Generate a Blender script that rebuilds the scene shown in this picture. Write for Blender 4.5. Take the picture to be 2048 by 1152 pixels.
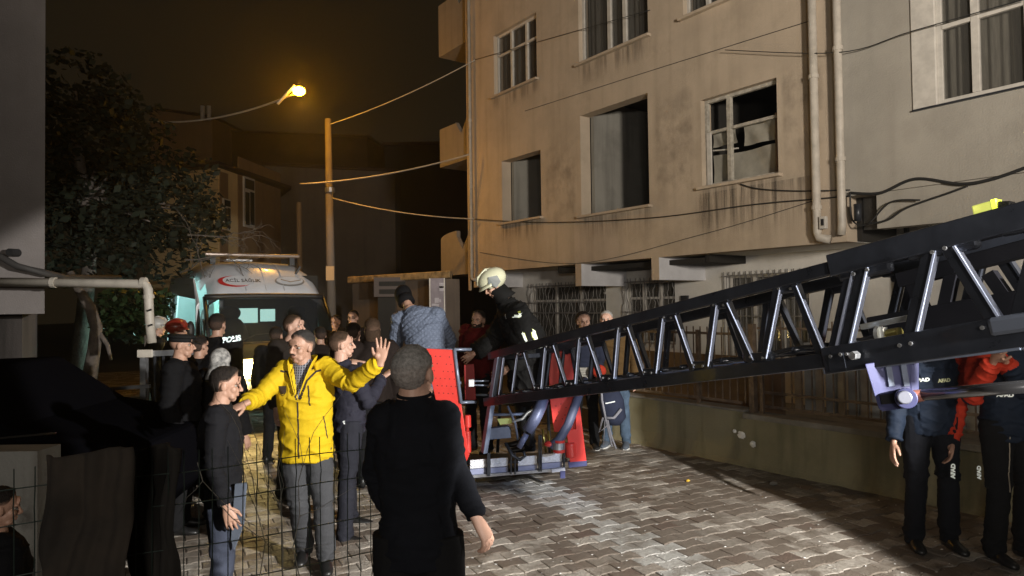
import bpy, bmesh, math, random
from mathutils import Vector, Matrix, Euler, noise
from mathutils.bvhtree import BVHTree
R = math.radians
random.seed(7)
for o in list(bpy.data.objects): bpy.data.objects.remove(o)
S = bpy.context.scene
COL = S.collection

# ---------------------------------------------------------------- camera
F = 1400.0; CH = 1.85; PITCH = R(1.41); ROLL = 0.0135
fw = Vector((0, math.cos(PITCH), math.sin(PITCH))); r0 = Vector((1, 0, 0)); u0 = r0.cross(fw)
cr = r0*math.cos(ROLL) - u0*math.sin(ROLL); cu = u0*math.cos(ROLL) + r0*math.sin(ROLL)
cam = bpy.data.cameras.new('camera'); camo = bpy.data.objects.new('camera', cam); COL.objects.link(camo)
camo.matrix_world = Matrix(((cr.x, cu.x, -fw.x, 0), (cr.y, cu.y, -fw.y, 0), (cr.z, cu.z, -fw.z, CH), (0, 0, 0, 1)))
cam.sensor_width = 36; cam.lens = 36*F/2048; cam.clip_start = .05; cam.clip_end = 400
S.camera = camo
CAM = Vector((0, 0, CH))
def ray(px, py): return cr*((px-1024)/F) + cu*((576-py)/F) + fw
def at(px, py, Y):
    d = ray(px, py); return CAM + d*(Y/d.y)
def gnd(px, py, z=0.0):
    d = ray(px, py); return CAM + d*((z-CH)/d.z)
def plane_at(px, py, n, D):
    d = ray(px, py); return CAM + d*((D-CAM.dot(n))/d.dot(n))

# ---------------------------------------------------------------- world + lights
W = bpy.data.worlds.new('World'); S.world = W; W.use_nodes = True
nt = W.node_tree; bg = nt.nodes['Background']
sky = nt.nodes.new('ShaderNodeTexSky'); sky.sky_type = 'NISHITA'; sky.sun_disc = False
sky.sun_elevation = R(1); sky.sun_rotation = R(120)
mixw = nt.nodes.new('ShaderNodeMixRGB'); mixw.inputs[0].default_value = 1
mixw.blend_type = 'MULTIPLY'
# night: the town's sodium glow on a low cloud cover tints the whole dome evenly
bg.inputs[0].default_value = (0.0105, 0.0075, 0.0040, 1); bg.inputs[1].default_value = 1.0
nt.nodes.remove(sky); nt.nodes.remove(mixw)
S.view_settings.view_transform = 'Standard'; S.view_settings.look = 'None'
S.view_settings.exposure = 0; S.view_settings.gamma = 1; S.view_settings.use_curve_mapping = False

def lamp(kind, name, loc, target, power, color, **kw):
    l = bpy.data.lights.new(name, kind); l.energy = power; l.color = color
    for k, v in kw.items(): setattr(l, k, v)
    o = bpy.data.objects.new(name, l); COL.objects.link(o); o.location = loc
    if target is not None: o.rotation_euler = (Vector(target)-Vector(loc)).to_track_quat('-Z', 'Y').to_euler()
    return o
# scene flood of the rescue truck standing right of the camera
lamp('SPOT', 'truck_flood_light', (4.45, -0.2, 2.75), (4.45-5.70, -0.2+7.84, 2.75-2.45), 5400, (1.0, 0.965, 0.91), spot_size=R(41.5), spot_blend=.10, shadow_soft_size=.07)
# broad mixed light from the other vehicles and people's phones behind the camera
lamp('SPOT', 'vehicle_light', (3.6, -4.0, 3.2), (3.0, 9, 9.0), 7200, (1.0, 0.90, 0.78), spot_size=R(84), spot_blend=1.0, shadow_soft_size=.5)
lamp('AREA', 'vehicle_glow', (-0.2, -5.0, 2.6), (-2.6, 9, 2.2), 230, (1.0, 0.93, 0.84), shape='RECTANGLE', size=1.6, size_y=.5)
# sodium street lamp over the street
LAMP = at(598, 184, 16.0)
lamp('SPOT', 'street_lamp_light', LAMP+Vector((0, 0, -.12)), LAMP+Vector((1.9, -.8, -4.2)), 500, (1.0, 0.50, 0.10), spot_size=R(116), spot_blend=.9, shadow_soft_size=.12)

# ---------------------------------------------------------------- materials
MATS = {}
def mat(name, col, rough=.6, metal=0., var=.0, vs=6., bump=.0, bs=30., emit=None, es=1., col2=None, world=True, trans=0., coat=0., stretch=None, alpha=1.0, ior=1.45, sheen=0., spec=.5):
    if name in MATS: return MATS[name]
    m = bpy.data.materials.new(name); m.use_nodes = True; t = m.node_tree; N = t.nodes; L = t.links
    b = N['Principled BSDF']
    b.inputs['Base Color'].default_value = (*col, 1); b.inputs['Roughness'].default_value = rough
    b.inputs['Metallic'].default_value = metal; b.inputs['Transmission Weight'].default_value = trans
    b.inputs['Coat Weight'].default_value = coat; b.inputs['Alpha'].default_value = alpha; b.inputs['IOR'].default_value = ior
    b.inputs['Sheen Weight'].default_value = sheen; b.inputs['Specular IOR Level'].default_value = spec
    if var or col2 or bump:
        g = N.new('ShaderNodeNewGeometry') if world else N.new('ShaderNodeTexCoord')
        src = g.outputs['Position'] if world else g.outputs['Object']
        if stretch:
            mp = N.new('ShaderNodeMapping'); mp.inputs['Scale'].default_value = stretch; L.new(src, mp.inputs[0]); src = mp.outputs[0]
    if var or col2:
        n = N.new('ShaderNodeTexNoise'); n.inputs['Scale'].default_value = vs; n.inputs['Detail'].default_value = 8; n.inputs['Roughness'].default_value = .62
        L.new(src, n.inputs['Vector'])
        cr_ = N.new('ShaderNodeValToRGB'); L.new(n.outputs['Fac'], cr_.inputs[0])
        c2 = col2 or tuple(c*(1-var) for c in col); c1 = col if col2 else tuple(min(1, c*(1+var*.4)) for c in col)
        cr_.color_ramp.elements[0].position = .36; cr_.color_ramp.elements[1].position = .64
        cr_.color_ramp.elements[0].color = (*c2, 1); cr_.color_ramp.elements[1].color = (*c1, 1)
        L.new(cr_.outputs[0], b.inputs['Base Color'])
        mr = N.new('ShaderNodeMapRange'); mr.inputs[3].default_value = max(0, rough-.1); mr.inputs[4].default_value = min(1, rough+.1)
        L.new(n.outputs['Fac'], mr.inputs[0]); L.new(mr.outputs[0], b.inputs['Roughness'])
    if bump:
        n2 = N.new('ShaderNodeTexNoise'); n2.inputs['Scale'].default_value = bs; n2.inputs['Detail'].default_value = 4
        L.new(src, n2.inputs['Vector']); bp = N.new('ShaderNodeBump'); bp.inputs['Strength'].default_value = bump; bp.inputs['Distance'].default_value = .02
        L.new(n2.outputs['Fac'], bp.inputs['Height']); L.new(bp.outputs[0], b.inputs['Normal'])
    if emit: b.inputs['Emission Color'].default_value = (*emit, 1); b.inputs['Emission Strength'].default_value = es
    MATS[name] = m; return m

def plaster(name, col, stain, streak=.5):
    """painted render: broad blotches, rain streaks below ledges, fine grain"""
    if name in MATS: return MATS[name]
    m = mat(name, col, .85, var=.12, vs=1.3, bump=.25, bs=55)
    t = m.node_tree; N = t.nodes; L = t.links; b = N['Principled BSDF']
    old = b.inputs['Base Color'].links[0].from_socket
    g = N.new('ShaderNodeNewGeometry'); mp = N.new('ShaderNodeMapping'); mp.inputs['Scale'].default_value = (5, 5, .35)
    L.new(g.outputs['Position'], mp.inputs[0])
    n = N.new('ShaderNodeTexNoise'); n.inputs['Scale'].default_value = 1.0; n.inputs['Detail'].default_value = 6; L.new(mp.outputs[0], n.inputs['Vector'])
    r = N.new('ShaderNodeValToRGB'); r.color_ramp.elements[0].position = .50; r.color_ramp.elements[1].position = .78; L.new(n.outputs['Fac'], r.inputs[0])
    mu = N.new('ShaderNodeMath'); mu.operation = 'MULTIPLY'; mu.inputs[1].default_value = streak; L.new(r.outputs[0], mu.inputs[0])
    mx = N.new('ShaderNodeMixRGB'); L.new(mu.outputs[0], mx.inputs[0]); L.new(old, mx.inputs[1]); mx.inputs[2].default_value = (*stain, 1)
    n3 = N.new('ShaderNodeTexNoise'); n3.inputs['Scale'].default_value = .9; n3.inputs['Detail'].default_value = 10; n3.inputs['Roughness'].default_value = .7; L.new(g.outputs['Position'], n3.inputs['Vector'])
    r3 = N.new('ShaderNodeValToRGB'); r3.color_ramp.elements[0].position = .52; r3.color_ramp.elements[1].position = .72; L.new(n3.outputs['Fac'], r3.inputs[0])
    m3 = N.new('ShaderNodeMath'); m3.operation = 'MULTIPLY'; m3.inputs[1].default_value = .35; L.new(r3.outputs[0], m3.inputs[0])
    mx2 = N.new('ShaderNodeMixRGB'); L.new(m3.outputs[0], mx2.inputs[0]); L.new(mx.outputs[0], mx2.inputs[1]); mx2.inputs[2].default_value = (*stain, 1)
    L.new(mx2.outputs[0], b.inputs['Base Color'])
    return m

# ---------------------------------------------------------------- mesh helpers
def M_of(o):
    m = Matrix.LocRotScale(o.location, o.rotation_euler, o.scale)
    return M_of(o.parent) @ m if o.parent else m
class MB:
    def __init__(s): s.v = []; s.f = []; s.m = []; s.mi = 0
    def add(s, vs, fs):
        b = len(s.v); s.v += [Vector(v) for v in vs]; s.f += [[b+i for i in f] for f in fs]; s.m += [s.mi]*len(fs); return s
    def box(s, c, size, rz=0, rot=None):
        c = Vector(c); h = Vector(size)/2; M = rot if rot else Matrix.Rotation(rz, 3, 'Z')
        vs = [c + M @ Vector((x*h.x, y*h.y, z*h.z)) for x in (-1, 1) for y in (-1, 1) for z in (-1, 1)]
        return s.add(vs, [(0, 1, 3, 2), (4, 6, 7, 5), (0, 4, 5, 1), (2, 3, 7, 6), (0, 2, 6, 4), (1, 5, 7, 3)])
    def bx(s, a, b):
        a = Vector(a); b = Vector(b); return s.box((a+b)/2, (abs(b.x-a.x), abs(b.y-a.y), abs(b.z-a.z)))
    def beam(s, p, q, w, h, up=(0, 0, 1)):
        """rectangular bar from p to q, w across, h along 'up'"""
        p = Vector(p); q = Vector(q); d = q-p; L = d.length; d.normalize(); x = d.cross(Vector(up))
        if x.length < 1e-4: x = d.cross(Vector((0, 1, 0)))
        x.normalize(); z = x.cross(d); M = Matrix((x, d, z)).transposed()
        return s.box((p+q)/2, (w, L, h), rot=M)
    def cyl(s, p, q, r, r2=None, n=10, caps=True):
        p = Vector(p); q = Vector(q); r2 = r if r2 is None else r2; d = (q-p).normalized(); a = d.orthogonal().normalized(); b = d.cross(a)
        vs = []
        for c, rr in ((p, r), (q, r2)):
            for i in range(n):
                t = 2*math.pi*i/n; vs.append(c + a*math.cos(t)*rr + b*math.sin(t)*rr)
        fs = [(i, (i+1) % n, n+(i+1) % n, n+i) for i in range(n)]
        if caps: fs += [tuple(range(n-1, -1, -1)), tuple(range(n, 2*n))]
        return s.add(vs, fs)
    def tube(s, pts, r, n=8):
        pts = [Vector(p) for p in pts]; rs = r if isinstance(r, (list, tuple)) else [r]*len(pts)
        d0 = (pts[1]-pts[0]).normalized(); a = d0.orthogonal().normalized(); vs = []
        for i, p in enumerate(pts):
            d = (pts[min(i+1, len(pts)-1)]-pts[max(i-1, 0)]).normalized(); a = (a-d*a.dot(d)).normalized(); b = d.cross(a)
            for k in range(n):
                t = 2*math.pi*k/n; vs.append(p+(a*math.cos(t)+b*math.sin(t))*rs[i])
        fs = [(i*n+k, i*n+(k+1) % n, (i+1)*n+(k+1) % n, (i+1)*n+k) for i in range(len(pts)-1) for k in range(n)]
        fs += [tuple(range(n-1, -1, -1)), tuple(range((len(pts)-1)*n, len(pts)*n))]
        return s.add(vs, fs)
    def ell(s, c, r, nu=16, nv=10, rot=None):
        c = Vector(c); M = rot or Matrix.Identity(3); vs = [c+M @ Vector((0, 0, r[2]))]
        for j in range(1, nv):
            ph = math.pi*j/nv
            for i in range(nu):
                t = 2*math.pi*i/nu; vs.append(c+M @ Vector((r[0]*math.sin(ph)*math.cos(t), r[1]*math.sin(ph)*math.sin(t), r[2]*math.cos(ph))))
        vs.append(c+M @ Vector((0, 0, -r[2]))); e = len(vs)-1
        fs = [(0, 1+i, 1+(i+1) % nu) for i in range(nu)]
        for j in range(nv-2):
            for i in range(nu): a = 1+j*nu; fs.append((a+i, a+nu+i, a+nu+(i+1) % nu, a+(i+1) % nu))
        a = 1+(nv-2)*nu; fs += [(e, a+(i+1) % nu, a+i) for i in range(nu)]
        return s.add(vs, fs)
    def loft(s, secs, n=20, cap=True):
        """secs: (centre, xaxis, yaxis, rx, ry)"""
        vs = []
        for c, xa, ya, rx, ry in secs:
            for i in range(n):
                t = 2*math.pi*i/n; vs.append(Vector(c)+Vector(xa)*math.cos(t)*rx+Vector(ya)*math.sin(t)*ry)
        k = len(secs); fs = [(j*n+i, j*n+(i+1) % n, (j+1)*n+(i+1) % n, (j+1)*n+i) for j in range(k-1) for i in range(n)]
        if cap: fs += [tuple(range(n-1, -1, -1)), tuple(range((k-1)*n, k*n))]
        return s.add(vs, fs)
    def prism(s, pts, d):
        """polygon pts (3D) extruded by vector d"""
        n = len(pts); pts = [Vector(p) for p in pts]; d = Vector(d)
        return s.add(pts+[p+d for p in pts], [tuple(range(n)), tuple(range(2*n-1, n-1, -1))]+[(i, n+i, n+(i+1) % n, (i+1) % n) for i in range(n)])
    def fix(s, me):
        bm = bmesh.new(); bm.from_mesh(me); bmesh.ops.recalc_face_normals(bm, faces=bm.faces); bm.to_mesh(me); bm.free()
    def build(s, name, mats, parent=None, smooth=False, world=False, bevel=0, fix=True):
        me = bpy.data.meshes.new(name); vs = s.v
        if world and parent is not None:
            I = M_of(parent).inverted(); vs = [I @ v for v in vs]
        me.from_pydata([tuple(v) for v in vs], [], s.f)
        for mm in (mats if isinstance(mats, (list, tuple)) else [mats]): me.materials.append(mm)
        for p, k in zip(me.polygons, s.m): p.material_index = k; p.use_smooth = smooth
        if fix: s.fix(me)
        o = bpy.data.objects.new(name, me); COL.objects.link(o)
        if parent is not None: o.parent = parent
        if bevel:
            b = o.modifiers.new('b', 'BEVEL'); b.width = bevel; b.segments = 2; b.limit_method = 'ANGLE'
        return o
def empty(name, loc=(0, 0, 0), rz=0, **kw):
    o = bpy.data.objects.new(name, None); COL.objects.link(o); o.location = loc; o.rotation_euler = (0, 0, rz); o.empty_display_size = .1
    return tag(o, **kw)
def tag(o, label=None, cat=None, group=None, kind=None):
    if label: o['label'] = label
    if cat: o['category'] = cat
    if group: o['group'] = group
    if kind: o['kind'] = kind
    return o
def inst(src, name, parent, loc=(0, 0, 0), rot=(0, 0, 0), scale=None):
    o = bpy.data.objects.new(name, src if isinstance(src, bpy.types.Mesh) else src.data); COL.objects.link(o); o.parent = parent
    o.location = loc; o.rotation_euler = rot
    if scale: o.scale = scale
    return o
def catenary(p, q, sag, n=24):
    p = Vector(p); q = Vector(q); return [p.lerp(q, i/n)-Vector((0, 0, sag*4*(i/n)*(1-i/n))) for i in range(n+1)]
def text_mesh(txt, size, bold=0.0, extrude=.002, sx=1.0):
    c = bpy.data.curves.new('t', 'FONT'); c.body = txt; c.size = size; c.extrude = extrude; c.offset = bold; c.align_x = 'CENTER'; c.align_y = 'CENTER'
    o = bpy.data.objects.new('t', c); COL.objects.link(o); dg = bpy.context.evaluated_depsgraph_get()
    me = bpy.data.meshes.new_from_object(o.evaluated_get(dg)); bpy.data.objects.remove(o)
    for v in me.vertices: v.co.x *= sx
    return me
def place_text(txt, size, name, m, parent, loc, xa, up, bold=0.0, extrude=.002, sx=1.0, world=False):
    """flat lettering: xa reading direction, up = letters' up"""
    me = text_mesh(txt, size, bold, extrude, sx); xa = Vector(xa).normalized(); up = Vector(up); up = (up-xa*up.dot(xa)).normalized(); n = xa.cross(up)
    M = Matrix((xa, up, n)).transposed().to_4x4(); M.translation = Vector(loc)
    if world and parent is not None: M = M_of(parent).inverted() @ M
    me.transform(M); me.materials.clear(); me.materials.append(m); me.name = name
    o = bpy.data.objects.new(name, me); COL.objects.link(o); o.parent = parent
    return o

# palette
concrete = mat('concrete', (.20, .19, .17), .9, var=.35, vs=3, bump=.4, bs=40)
dark_metal = mat('dark_painted_steel', (.035, .038, .045), .38, .3, var=.2, vs=9)
steel = mat('galvanised_steel', (.42, .43, .45), .4, .8, var=.25, vs=14)
rusty = mat('rusty_rail_paint', (.20, .15, .11), .6, .3, var=.4, vs=12)
pvc = mat('pale_pipe_plastic', (.46, .42, .36), .5, var=.2, vs=5)
cable_m = mat('black_cable', (.02, .02, .02), .6)
white_p = mat('white_window_paint', (.55, .52, .47), .5, var=.15, vs=8)
frame_old = mat('old_window_paint', (.42, .39, .33), .7, var=.35, vs=12, bump=.2)
black_r = mat('black_rubber', (.015, .015, .016), .7)
darkroom = mat('dark_interior', (.02, .018, .015), .9)

def add_haze(dens):
    m = bpy.data.materials.new('night_haze'); m.use_nodes = True; t = m.node_tree; t.nodes.clear(); o = t.nodes.new('ShaderNodeOutputMaterial'); v = t.nodes.new('ShaderNodeVolumePrincipled')
    v.inputs['Density'].default_value = dens; v.inputs['Color'].default_value = (.9, .9, .9, 1); v.inputs['Anisotropy'].default_value = .78; t.links.new(v.outputs[0], o.inputs['Volume'])
    h = MB().bx((-72, -13, -1.1), (72, 121, 12.6)).build('haze', m); tag(h, kind='stuff'); return h
# ================================================================ GROUND
gm = mat('packed_earth_ground', (.045, .038, .03), .95, var=.5, vs=2, bump=.6, bs=12)
tag(MB().add([(-70, -12, -.06), (70, -12, -.06), (70, 120, -.06), (-70, 120, -.06)], [(0, 1, 2, 3)]).build('ground', gm), kind='structure')
# interlocking bone-shaped pavers, rows across the street
SA = R(26); sx_ = Vector((math.cos(SA), math.sin(SA), 0)); sy_ = Vector((-math.sin(SA), math.cos(SA), 0))
def paver_mat(name, col, dirt, amt, rough=.62):
    m = mat(name, col, rough, bump=.5, bs=70, var=.25, vs=35)
    t = m.node_tree; N = t.nodes; L = t.links; b = N['Principled BSDF']; old = b.inputs['Base Color'].links[0].from_socket
    g = N.new('ShaderNodeNewGeometry'); n = N.new('ShaderNodeTexNoise'); n.inputs['Scale'].default_value = 2.6; n.inputs['Detail'].default_value = 9; n.inputs['Roughness'].default_value = .7
    L.new(g.outputs['Position'], n.inputs['Vector']); r = N.new('ShaderNodeValToRGB'); r.color_ramp.elements[0].position = .5-amt*.25; r.color_ramp.elements[1].position = .62
    L.new(n.outputs['Fac'], r.inputs[0]); mx = N.new('ShaderNodeMixRGB'); L.new(r.outputs[0], mx.inputs[0]); L.new(old, mx.inputs[1]); mx.inputs[2].default_value = (*dirt, 1)
    L.new(mx.outputs[0], b.inputs['Base Color'])
    mr = N.new('ShaderNodeMapRange'); mr.inputs[3].default_value = .38; mr.inputs[4].default_value = .85; L.new(n.outputs['Fac'], mr.inputs[0]); L.new(mr.outputs[0], b.inputs['Roughness'])
    return m
mud = (.14, .115, .09)
PM = [paver_mat('paver_pale', (.38, .345, .30), mud, .1), paver_mat('paver_muddy', (.20, .168, .138), (.125, .10, .078), .7),
      paver_mat('paver_grey', (.28, .248, .212), mud, .3), paver_mat('paver_reddish', (.14, .10, .08), mud, .6), paver_mat('paver_whitewashed', (.40, .39, .365), (.2, .18, .155), .1)]
L_ = .2; HH = .080; HL = .0635; ROW = HH+HL; gp = .0022
def paver_geo(b=.007, zt=.0, zb=-.05):
    xs = [-L_/2+gp, -.0675, -.0325, .0325, .0675, L_/2-gp]; hs = [HH, HH, HL, HL, HH, HH]
    o = [(x, h-gp) for x, h in zip(xs, hs)] + [(x, -h+gp) for x, h in zip(xs[::-1], hs[::-1])]
    inn = [(x*(1-b/.1), y*(1-b/.07)) for x, y in o]; n = 12
    vs = [(x, y, zt) for x, y in inn]+[(x, y, zt-.004) for x, y in o]+[(x, y, zb) for x, y in o]
    fs = [tuple(range(n))]+[(i, i+n, (i+1) % n+n, (i+1) % n) for i in range(n)]+[(i+n, i+2*n, (i+1) % n+2*n, (i+1) % n+n) for i in range(n)]
    return vs, fs
pvs, pfs = paver_geo()
pave = tag(bpy.data.objects.new('street_paving', None), kind='structure'); COL.objects.link(pave)
pmesh = []
for k, pm in enumerate(PM):
    b = MB().add(pvs, pfs); o = b.build('brick', pm); pmesh.append(o.data); bpy.data.objects.remove(o)
P0 = gnd(1050, 960); P1 = gnd(1400, 1148); sd = (P1-P0).normalized()
cand = []
for j in range(-40, 170):
    for i in range(-75, 75):
        x = (i+.5*(j % 2))*L_; y = j*ROW; p = sx_*x+sy_*y
        if p.y < 2.2 or p.y > 24: continue
        nd = .811*p.x+.585*p.y
        if nd > 6.85: continue
        px = 1024+p.x/p.y*F
        if px < -60 or px > 2150: continue
        cand.append((p, i, j))
def paint_k(p, i, j):
    r = random.random(); v = noise.noise(Vector((p.x*1.1+3, p.y*1.1, 0)))
    off = (p-P0).cross(sd).z
    if abs(off) < .19 and r < .88: return 4
    if r < .30+v*.35: return 0
    if r < .72: return 1
    if r < .95: return 2
    return 3
def vis(c):
    p = c[0]; px = 1024+p.x/p.y*F; py = 610+1.85*F/p.y
    return (0 if (920 < px < 2060 and py < 1165) else 1, abs(p.y-0))
cand.sort(key=vis)
sm = MB()
for n_, (p, i, j) in enumerate(cand):
    k = paint_k(p, i, j); dz = random.uniform(-.003, .003)+.0025*noise.noise(p*1.7); tx, ty = random.uniform(-.014, .014), random.uniform(-.014, .014); rz = SA+random.uniform(-.012, .012)
    if n_ < 290:
        o = bpy.data.objects.new('brick', pmesh[k]); COL.objects.link(o); o.parent = pave; o.location = (p.x, p.y, dz); o.rotation_euler = (tx, ty, rz)
    else:
        Mx = Matrix.LocRotScale(Vector((p.x, p.y, dz)), Euler((tx, ty, rz)), None)
        sm.mi = k; sm.add([Mx @ Vector(v) for v in pvs], pfs)
tag(sm.build('brick_field', PM, pave, fix=False), kind='stuff')
sandm = mat('joint_sand', (.055, .044, .034), .95, var=.4, vs=20)
MB().add([(-14, 1, -.017), (4.8, 1, -.017), (4.8, 25, -.017), (-14, 25, -.017)], [(0, 1, 2, 3)]).build('sand_bed', sandm, pave)

# litter on the paving
pap = mat('white_litter', (.85, .85, .83), .6)
lit = MB(); random.seed(3)
for _ in range(260):
    px = random.uniform(930, 2000); py = random.uniform(900, 1150); p = gnd(px, py)
    if .811*p.x+.585*p.y > 6.6: continue
    a = random.random()*6.3; s = random.uniform(.004, .013)
    lit.add([p+Vector((s*math.cos(a+k), s*math.sin(a+k)*.7, .004+random.uniform(0, .004))) for k in (0, 1.5, 3, 4.6)], [(0, 1, 2, 3)])
tag(lit.build('grit_crumbs', pap), kind='stuff', label='pale grit and paper crumbs scattered over the brick street')
def crumple(px, py, s, label, m=pap, z=.0):
    p = gnd(px, py, z); b = MB(); b.ell((0, 0, s*.45), (s, s*.7, s*.5), 9, 6)
    for v in b.v: v += Vector((random.uniform(-1, 1), random.uniform(-1, 1), random.uniform(-.6, .6)))*s*.22
    o = b.build('litter', m); o.location = p; return tag(o, label=label, cat='litter', group='litter on the street')
crumple(1322, 882, .05, 'crushed white paper litter at the wall foot near the jeans')
crumple(1350, 884, .035, 'small white scrap at the wall foot, right of the larger scrap')
crumple(1376, 963, .022, 'small yellow leaf lying alone on the bricks', mat('yellow_leaf', (.6, .38, .03), .6))
crumple(1547, 970, .04, 'grey crushed scrap in the dark under the wall', concrete)

# ================================================================ FACADE (local frame: x along the wall to the right, y into the house)
TH = R(35.8); dn = Vector((math.cos(TH), math.sin(TH), 0)); dd = Vector((math.sin(TH), -math.cos(TH), 0)); D0 = 8.56
org = plane_at(941, 540, dn, D0); org.z = 0; RZ = math.atan2(dd.y, dd.x)
def uz(px, py, off=0.0):
    p = plane_at(px, py, dn, D0+off); q = p-org; return q.dot(dd), p.z
cream = plaster('cream_render', (.48, .395, .30), (.22, .175, .12), .35)
grey_r = plaster('grey_green_render', (.36, .335, .29), (.2, .18, .15), .3)
white_r = plaster('whitewashed_render', (.68, .66, .62), (.4, .38, .34), .2)
bld = empty('apartment_building', org, RZ, label='cream rendered apartment block with burnt out windows along the right side of the street', cat='building')
UR = uz(1690, 300)[0]; ZB = uz(1300, 516)[1]; ZTOP = 11.5
# openings (u0,u1,z0,z1,kind)
def rect(l, r, yb_l, yt_l, ):
    pass
def opening(pl, pr, pb, pt):
    """pixel left/right, bottom & top py taken at the mid column"""
    u0 = uz(pl, 300)[0]; u1 = uz(pr, 300)[0]; pm = (pl+pr)/2; return (u0, u1, uz(pm, pb)[1], uz(pm, pt)[1])
O_small = opening(1003, 1081, 440, 311); O_big = opening(1161, 1297, 421, 208); O_w3 = opening(1403, 1556, 361, 177)
O_ul = opening(990, 1076, 174, 46)
sill2 = opening(1157, 1296, 99, 0)[2]; z2t = O_ul[3]
u_a, u_b = uz(1157, 60)[0], uz(1296, 60)[0]; O_mid = (u_a, u_b, sill2, sill2+1.95)
u_a, u_b = uz(1366, 15)[0], uz(1520, 15)[0]; O_r2 = (u_a, u_b, sill2+.02, sill2+1.5)
ops = [O_small, O_big, O_w3, O_ul, O_mid, O_r2]
def wall_with_holes(u0, u1, z0, z1, holes, t, m, name, parent, y=0.0):
    us = sorted({u0, u1, *[h[0] for h in holes], *[h[1] for h in holes]}); zs = sorted({z0, z1, *[h[2] for h in holes], *[h[3] for h in holes]})
    us = [u for u in us if u0 <= u <= u1]; zs = [z for z in zs if z0 <= z <= z1]; b = MB()
    for i in range(len(us)-1):
        for j in range(len(zs)-1):
            cu_, cz = (us[i]+us[i+1])/2, (zs[j]+zs[j+1])/2
            if any(h[0] < cu_ < h[1] and h[2] < cz < h[3] for h in holes): continue
            a, c, d, e = us[i], us[i+1], zs[j], zs[j+1]
            b.add([(a, y, d), (c, y, d), (c, y, e), (a, y, e)], [(0, 1, 2, 3)]); b.add([(a, y+t, d), (c, y+t, d), (c, y+t, e), (a, y+t, e)], [(3, 2, 1, 0)])
    for h in holes:
        a, c, d, e = h[0], h[1], max(h[2], z0), min(h[3], z1)
        for q in ([(a, d), (c, d)], [(c, d), (c, e)], [(c, e), (a, e)], [(a, e), (a, d)]):
            (x0, zz0), (x1, zz1) = q; b.add([(x0, y, zz0), (x0, y+t, zz0), (x1, y+t, zz1), (x1, y, zz1)], [(0, 1, 2, 3)])
    b.add([(u0, y, z0), (u0, y+t, z0), (u0, y+t, z1), (u0, y, z1)], [(0, 1, 2, 3)]); b.add([(u1, y, z0), (u1, y+t, z0), (u1, y+t, z1), (u1, y, z1)], [(3, 2, 1, 0)])
    b.add([(u0, y, z0), (u1, y, z0), (u1, y+t, z0), (u0, y+t, z0)], [(0, 1, 2, 3)])
    return b.build(name, m, parent, fix=False)
wall_with_holes(0, UR, ZB, ZTOP, ops, .24, cream, 'wall', bld)
MB().bx((0, .24, ZB), (.24, 9, ZTOP)).build('end_wall', cream, bld)
MB().bx((.0, .243, ZB+.002), (UR, 1.25, ZB+.16)).build('soffit', white_r, bld)
def stain_mat(name, col, vert, amt):
    m = bpy.data.materials.new(name); m.use_nodes = True; t = m.node_tree; N = t.nodes; L = t.links; b = N['Principled BSDF']; b.inputs['Base Color'].default_value = (*col, 1); b.inputs['Roughness'].default_value = .9
    g = N.new('ShaderNodeNewGeometry'); tc = N.new('ShaderNodeTexCoord'); mp = N.new('ShaderNodeMapping'); mp.inputs['Scale'].default_value = (9, 9, .5) if vert else (2.2, 2.2, 2.2); L.new(g.outputs['Position'], mp.inputs[0])
    n = N.new('ShaderNodeTexNoise'); n.inputs['Scale'].default_value = 1.2; n.inputs['Detail'].default_value = 7; n.inputs['Roughness'].default_value = .65; L.new(mp.outputs[0], n.inputs['Vector'])
    r = N.new('ShaderNodeValToRGB'); r.color_ramp.elements[0].position = .42; r.color_ramp.elements[1].position = .68; L.new(n.outputs['Fac'], r.inputs[0])
    s = N.new('ShaderNodeSeparateXYZ'); L.new(tc.outputs['Generated'], s.inputs[0])
    def ed(o, a, b_):
        q = N.new('ShaderNodeMapRange'); q.interpolation_type = 'SMOOTHSTEP'; q.inputs[1].default_value = a; q.inputs[2].default_value = b_; L.new(s.outputs[o], q.inputs[0]); return q.outputs[0]
    def mul(a, b_):
        q = N.new('ShaderNodeMath'); q.operation = 'MULTIPLY'
        for i, k in enumerate((a, b_)):
            if isinstance(k, float): q.inputs[i].default_value = k
            else: L.new(k, q.inputs[i])
        return q.outputs[0]
    f = mul(mul(r.outputs[0], mul(ed('X', 0, .12), ed('X', 1, .88))), ed('Z', 0, 1.0 if vert else .3))
    if not vert: f = mul(f, ed('Z', 1, .7))
    L.new(mul(f, amt), b.inputs['Alpha']); return m
stV = stain_mat('rain_streak_stain', (.11, .09, .07), True, .55); stB = stain_mat('soot_blotch', (.12, .10, .08), False, .28)
def stain(u0, u1, z0, z1, m, parent=None, y=-.0035): MB().add([(u0, y, z0), (u1, y, z0), (u1, y, z1), (u0, y, z1)], [(0, 1, 2, 3)]).build('weather_stain', m, parent or bld, fix=False)
for o_, dz in ((O_small, .5), (O_big, .55), (O_w3, .9), (O_ul, .35), (O_mid, .45)): stain(o_[0]-.12, o_[1]+.12, o_[2]-.05-dz, o_[2]-.046, stV)
stain(O_big[1]+.1, O_w3[0]-.1, O_big[2]-.2, O_big[3]+.1, stB); stain(O_w3[1]+.05, O_w3[1]+.7, O_w3[2], O_w3[3]+.3, stB); stain(O_small[1]+.1, O_big[0]-.1, O_small[2]-.4, O_small[3]+.2, stB); stain(O_w3[0]-.2, UR-.3, ZB+.02, O_w3[2]-.1, stV)
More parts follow.
